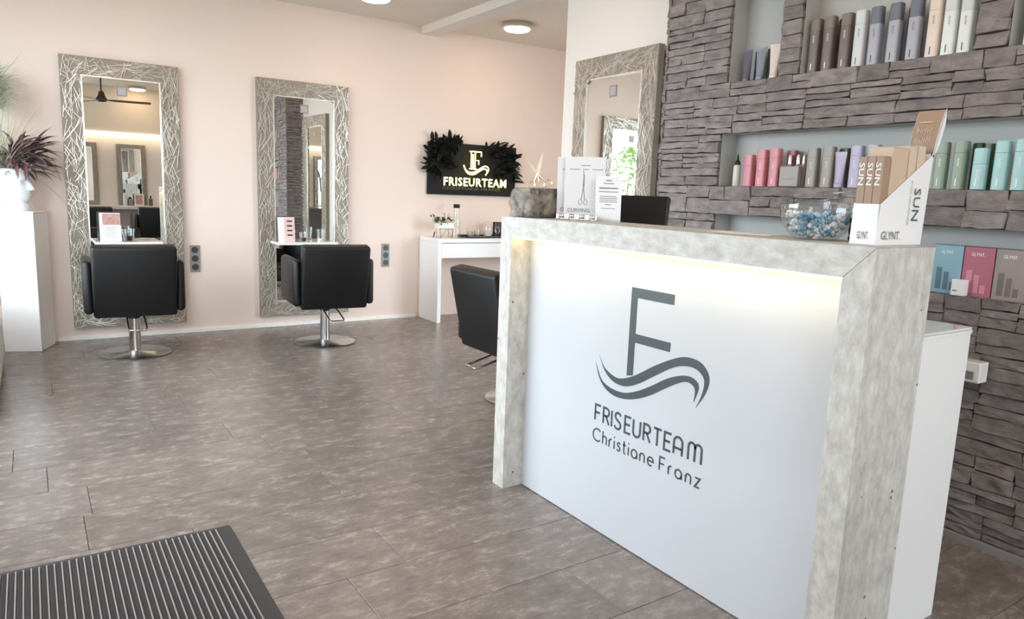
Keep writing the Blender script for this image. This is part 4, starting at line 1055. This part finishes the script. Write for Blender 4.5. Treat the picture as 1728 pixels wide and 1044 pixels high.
for i in range(3):
    a = math.radians(8 + 120 * i); Mr = Matrix.Rotation(a, 4, 'Z') @ Matrix.Translation((0, 0, -.45)) @ Matrix.Rotation(.15, 4, 'X')
    MB().prism([(.06, -.02), (.16, -.05), (.60, -.055), (.62, 0), (.60, .055), (.16, .05), (.06, .02)], -.003, .003, Mr).build('blade', M_fan, fan)

# ================================================================== PRODUCTS IN THE STONE WALL NICHES
_mk = text_geo('GLYNT', .01)
def rrect(w, d, r, n=4):
    out = []
    for cx_, cy_, a0 in ((w / 2 - r, d / 2 - r, 0), (-w / 2 + r, d / 2 - r, 90), (-w / 2 + r, -d / 2 + r, 180), (w / 2 - r, -d / 2 + r, 270)): out += arc(cx_, cy_, r, r, a0, a0 + 90, n)
    return out
pcache = {}
def bottle(label, y, x, z, h, body, cap, capf=.26, w=.047, d=.038, ink=None, turn=0.0):
    t = thing('bottle', label, 'bottle', (x, y, z + .0006), turn)
    k = (round(h, 3), capf, w, d)
    if k not in pcache:
        zc = h * (1 - capf); b1, b2 = MB(), MB()
        b1.prism(rrect(d, w, .009), 0, zc - .0008); b2.prism(rrect(d, w, .009), zc, h - .003); b2.prism(rrect(d - .005, w - .005, .007), h - .003, h)
        pcache[k] = (b1.mesh('bottle_body'), b2.mesh('bottle_cap'))
    m1, m2 = (q.copy() for q in pcache[k])
    link('body', m1, body, t, smooth=30); link('cap', m2, cap, t, smooth=30)
    if ink is not None:
        M = frameM((-d / 2 - .0003, .0035, h * (1 - capf) - .02), (0, 0, -1), (0, -1, 0)); lb2 = MB(); lb2._add([(v[0] * .0072, v[1] * .0075, .0003) for v in _mk[0]], _mk[1], M); lb2.build('print', ink, t)
        lb3 = MB().box(-d / 2 - .0006, -d / 2 - .0002, .000, .004, .012, .040); lb3.build('volume_print', ink, t)
    return t
def tube(label, y, x, z, h, body, w=.050, turn=0.0):
    t = thing('cosmetic_tube', label, 'tube', (x, y, z + .0006), turn)
    MB().prism(rrect(.026, .036, .008), 0, .016).build('cap', body, t, smooth=30)
    b = MB(); n = 18; vs = []; K = 8
    for j in range(K + 1):
        s_ = j / K; rx = .0135 * (1 - s_) + .0008; ry = .019 + (w / 2 - .019) * s_
        for i in range(n): a = 2 * math.pi * i / n; vs.append((rx * math.cos(a), ry * math.sin(a), .017 + (h - .027) * s_))
    fs = [(j * n + i, j * n + (i + 1) % n, (j + 1) * n + (i + 1) % n, (j + 1) * n + i) for j in range(K) for i in range(n)] + [tuple(range(n - 1, -1, -1)), tuple(K * n + i for i in range(n))]
    b._add(vs, fs); b.build('tube_body', body, t, smooth=50)
    MB().box(-.0011, .0011, -w / 2, w / 2, h - .010, h).build('crimp', body, t)
    return t
def pm(name, rgb, r=.38): return mat('product_' + name, rgb, r, var=.03)
brown = pm('brown', (108, 96, 90)); browncap = pm('browncap', (122, 110, 102)); silverw = pm('silver_white', (206, 208, 212)); slate = pm('slate', (104, 108, 122)); lilacgrey = pm('lilac_grey', (168, 168, 180)); dslate = pm('dark_slate', (74, 78, 94))
cream = pm('cream', (226, 208, 196)); white = pm('white', (226, 230, 228)); whitecap = pm('white_cap', (206, 212, 212))
z1 = 1.830
tube('dark purple tube in small upper niche', 2.430, 2.965, z1, .152, pm('purple_tube', (92, 84, 98)), .052, .15)
tube('dark navy tube between purple and blue-grey tubes', 2.392, 3.000, z1, .145, pm('navy_tube', (48, 48, 66)), .040)
tube('blue-grey tube in middle of small upper niche', 2.350, 2.965, z1, .152, pm('bluegrey_tube', (128, 134, 146)), .054, .1)
tube('dark teal tube behind the blue-grey tube', 2.318, 3.000, z1, .148, pm('teal_tube', (50, 72, 80)), .046)
tube('cream tube at right of small upper niche', 2.272, 2.965, z1, .156, cream, .056, .1)
for i, y in enumerate((2.062, 1.993, 1.915)): bottle('tall brown bottle in upper niche, %s of three' % ('leftmost', 'middle', 'rightmost')[i], y, 2.965, z1, .230, brown, browncap, .22, ink=M_wtext)
for i, y in enumerate((2.025, 1.955)): bottle('brown bottle standing back in upper niche, %s of two' % ('left', 'right')[i], y, 3.012, z1, .222, brown, brown, .22)
bottle('silver-white bottle beside the brown bottles in upper niche', 1.850, 2.965, z1, .230, silverw, whitecap, .24, ink=M_ink)
for i, y in enumerate((1.783, 1.703, 1.622)):
    w_3 = ('leftmost', 'middle', 'rightmost')[i]
    bottle('lilac-grey bottle with slate cap, %s of three' % w_3, y, 2.965, z1, .232, lilacgrey, slate, .29, ink=M_dgrey)
    bottle('dark slate bottle standing back between lilac ones, %s' % w_3, y - .045, 3.008, z1, .216, dslate, dslate, .30, w=.034, d=.030)
bottle('cream bottle in upper niche next to white bottles', 1.545, 2.965, z1, .232, cream, cream, .24, ink=M_ink)
bottle('white bottle with pale cap beside the cream bottle', 1.486, 2.965, z1, .234, white, whitecap, .30, ink=M_ink)
bottle('white bottle with pale cap at right end of upper niche', 1.427, 2.965, z1, .234, white, whitecap, .34, ink=M_ink)
bottle('white bottle in the niche at photo right edge', 1.205, 2.965, z1, .236, white, whitecap, .30, ink=M_ink)
bottle('second white bottle deeper in the right-edge niche', 1.140, 2.965, z1, .236, white, whitecap, .30)
z2 = 1.328
def dropper(label, y, x, h, body):
    t = thing('dropper_bottle', label, 'bottle', (x, y, z2 + .0006))
    MB().lathe([(.017, 0), (.0185, .003), (.0185, h * .60), (.014, h * .66)], 18).build('body', body, t, smooth=40); MB().lathe([(.0145, h * .665), (.013, h * .76), (.006, h * .82), (.002, h)], 16).build('pointed_cap', M_bplastic, t, smooth=40)
dropper('pale bottle with black pointed cap at left of middle niche', 2.428, 2.955, .155, pm('pale_serum', (206, 208, 196)))
dropper('small dark-capped bottle tucked beside the first pink bottle', 2.392, 3.000, .150, pm('grey_serum', (120, 120, 116)))
pink = pm('pink', (206, 130, 140)); taupe = pm('taupe', (148, 140, 133)); lilac = pm('lilac', (176, 170, 194)); violet = pm('violet', (96, 96, 124)); sage = pm('sage', (134, 150, 132)); dgreen = pm('dark_green', (70, 88, 62)); aqua = pm('aqua', (158, 198, 198)); pinkd = pm('dark_pink', (160, 84, 96)); taupd = pm('dark_taupe', (96, 90, 84))
bottle('short pink bottle, first of the pink row', 2.353, 2.955, z2, .150, pink, pink, .34)
bottle('taller pink bottle between two other pink ones', 2.279, 2.955, z2, .172, pink, pink, .24, w=.050, ink=M_wtext)
bottle('tallest pink bottle, third in the pink row', 2.205, 2.955, z2, .176, pink, pink, .24, w=.050, ink=M_wtext)
bottle('dark pink bottle standing back behind spray bottles', 2.150, 3.005, z2, .168, pinkd, pinkd, .24)
t = thing('carton', 'low taupe carton in middle niche in front of spray bottles', 'box', (2.925, 2.060, z2 + .0006)); MB().rbox(0, .030, 0, .098, 0, .092, .002, 1).build('body', taupe, t); MB().box(-.0004, .0004, .012, .086, .034, .040).build('print', M_inklt, t)
for i, y in enumerate((2.142, 2.098, 2.066)):
    t = thing('spray_bottle', 'little silver-capped spray bottle behind taupe carton, %s of three' % ('left', 'middle', 'right')[i], 'bottle', (2.975, y, z2 + .0006))
    MB().lathe([(.015, 0), (.016, .003), (.016, .095), (.010, .103)], 16).build('body', taupe, t, smooth=40); MB().lathe([(.0105, .104), (.0105, .135), (.008, .147)], 14).build('cap', M_chrome, t, smooth=40)
bottle('tall taupe bottle, left of the pair', 2.006, 2.955, z2, .172, taupe, taupe, .24, w=.050, ink=M_wtext)
bottle('tall taupe bottle, right of the pair', 1.930, 2.955, z2, .176, taupe, taupe, .24, w=.052, ink=M_wtext)
bottle('dark taupe bottle standing back beside the lilac tube', 1.885, 3.005, z2, .170, taupd, taupd, .24)
tube('lilac tube in middle niche', 1.868, 2.945, z2, .152, lilac, .054)
bottle('lilac bottle right of the lilac tube', 1.799, 2.955, z2, .176, lilac, lilac, .24, w=.050, ink=M_wtext)
bottle('lilac bottle half hidden by the display stand', 1.725, 2.955, z2, .177, lilac, lilac, .24, w=.050, ink=M_wtext)
bottle('dark violet bottle standing back beside lilac bottles', 1.680, 3.000, z2, .170, violet, violet, .24)
bottle('sage green bottle right next to display stand', 1.450, 2.955, z2, .178, sage, sage, .24, w=.044, ink=M_wtext)
bottle('sage green bottle further right, beside dark green ones', 1.382, 2.955, z2, .179, sage, sage, .24, w=.046, ink=M_wtext)
bottle('dark green bottle standing back, left one', 1.345, 3.003, z2, .174, dgreen, dgreen, .24, w=.034)
bottle('dark green bottle standing back, right one', 1.305, 3.003, z2, .170, dgreen, dgreen, .24, w=.034)
bottle('short aqua bottle with large cap', 1.306, 2.945, z2, .150, aqua, aqua, .38, w=.046, ink=M_wtext)
bottle('tall aqua bottle next to the short aqua one', 1.240, 2.955, z2, .174, aqua, aqua, .24, w=.046, ink=M_wtext)
bottle('tall aqua bottle at photo right edge', 1.176, 2.955, z2, .178, aqua, aqua, .24, w=.046, ink=M_wtext)
z3 = .931
def giftbox(label, y0, w, col, dcol, dark):
    t = thing('gift_box', label, 'box', (2.945, y0, z3 + .0006)); h = .186
    MB().rbox(0, .05, 0, w, 0, h, .0015, 1).build('body', col, t)
    lettering('GLYNT.', frameM((-.0005, w - .026, h - .034), (0, -1, 0), (0, 0, 1)), .012, 'maker_print', M_wtext, t, width=.046, bold=.01)
    b = MB()
    for x0, x1, zz in ((.016, .036, .098), (.044, .062, .082), (.068, .086, .045)): b.box(-.0007, -.0001, w - x1, w - x0, .014, zz)
    b.build('bottle_print', dcol, t)
    MB().box(-.0008, -.00005, .001, w - .001, h - .002, h - .0005).build('lid_edge', dark, t)
giftbox('pale blue gift box in lowest niche', 1.324, .105, pm('box_blue', (138, 176, 192), .5), pm('box_blue_dark', (88, 122, 138), .5), M_dgrey)
giftbox('pink gift box between the blue and taupe boxes', 1.215, .105, pm('box_pink', (178, 104, 124), .5), pm('box_pink_light', (206, 140, 156), .5), M_dgrey)
giftbox('taupe gift box at right of lowest niche', 1.106, .105, pm('box_taupe', (156, 144, 142), .5), pm('box_taupe_dark', (120, 110, 108), .5), M_dgrey)
t = thing('carton', 'small white carton in front of the gift boxes', 'box', (2.905, 1.288, z3 + .0006)); MB().rbox(0, .034, 0, .046, 0, .060, .001, 1).build('body', M_card, t); MB().box(-.0005, 0, .024, .040, .016, .020).build('print', M_ink, t)

# ================================================================== REAR OF THE ROOM (seen in the mirrors)
rsf = thing('rear_worktop', 'long white worktop along rear wall, seen in left mirror', 'worktop', (.78, RY + .001, 0))
MB().rbox(0, 1.32, 0, .36, .74, .80, .004, 1).build('board', M_wgloss, rsf)
for x in (.0, 1.28): MB().box(x, x + .04, .01, .35, 0, .739).build('leg_panel', M_wgloss, rsf)
t = thing('photo_frame', 'framed portrait photo on the rear worktop', 'picture', (1.62, RY + .13, .8006), math.pi)
MB().rbox(-.075, .075, -.012, .006, 0, .20, .003, 1).build('frame', M_white, t); MB().box(-.055, .055, -.0135, -.0121, .02, .18).build('photo_print', MATS['portrait_print'], t)
for i, (x, hh, c_, lb) in enumerate(((1.40, .27, white, 'tall white bottle on the rear worktop'), (1.49, .14, taupe, 'short taupe bottle on the rear worktop'), (1.80, .17, taupd, 'dark taupe bottle on the rear worktop'))):
    t = thing('bottle', lb, 'bottle', (x, RY + .15, .8006)); MB().lathe([(.030, 0), (.032, .004), (.032, hh * .7), (.012, hh * .8)], 16).build('body', c_, t, smooth=40); MB().lathe([(.013, hh * .805), (.013, hh)], 12).build('cap', M_bplastic, t, smooth=40)
# shrubs outside the window, seen in the partition mirror
M_shrub = [mat('shrub_leaf', (96, 132, 72), .6, var=.4, scale=8), mat('shrub_leaf_light', (140, 168, 100), .6, var=.4, scale=8)]
for i, (x, y, hh, ww) in enumerate(((-3.0, 3.2, 1.9, .5), (-3.0, 1.8, 2.3, .55), (-2.7, 5.6, 1.2, .6), (-3.2, .4, 1.9, .6))):
    t = thing('garden_shrub', 'green garden shrub outside the window, %s' % ('opposite the chairs', 'the tallest', 'nearest back wall', 'nearest the entrance')[i], 'shrub', (x, y, -.12))
    b = MB(); rg = random.Random(40 + i)
    for k in range(420):
        a = rg.uniform(0, 6.28); zz = rg.uniform(.15, 1) * hh; rad = ww * math.sin(math.pi * min(.95, zz / hh * .8 + .15)) * math.sqrt(rg.random())
        c_ = Vector((rad * math.cos(a), rad * math.sin(a), zz)); d_ = Vector((rg.gauss(0, 1), rg.gauss(0, 1), rg.gauss(.3, .7))).normalized(); s_ = d_.orthogonal().normalized() * .03; L_ = rg.uniform(.09, .16)
        b._add([c_, c_ + d_ * L_ * .5 + s_, c_ + d_ * L_, c_ + d_ * L_ * .5 - s_], [(0, 1, 2, 3)])
    b.build('foliage', M_shrub[i % 2], t)['kind'] = 'stuff'
    MB().tube([(0, 0, 0), (.02, 0, hh * .5), (0, .03, hh * .8)], [.03, .02, .008], 7).build('stem', mat('bark', (90, 76, 62), .9), t)
# potted palm on the window sill
t = thing('sill_plant', 'potted leafy plant on window sill, seen in the partition mirror', 'plant', (-.70, 4.45, .4806))
MB().lathe([(.055, 0), (.075, .12), (.078, .125), (.068, .125), (.066, .11)], 22).build('pot', mat('brown_pot', (110, 84, 70), .5), t, smooth=40)
pm_ = leaf_mesh(.60, .06, .8, n=8); pm_.materials.append(mat('palm_leaf', (62, 92, 54), .5, var=.3))
for i in range(16):
    a = rp.uniform(0, 6.28); e_ = rp.uniform(1.0, 1.45); o = link('leaf', pm_, None, t); aim(o, (0, 0, .11), (math.cos(a) * math.cos(e_) * .7 + .05, math.sin(a) * math.cos(e_), math.sin(e_)), rp.uniform(-.4, .4)); k = rp.uniform(.6, 1.2); o.scale = (k,) * 3
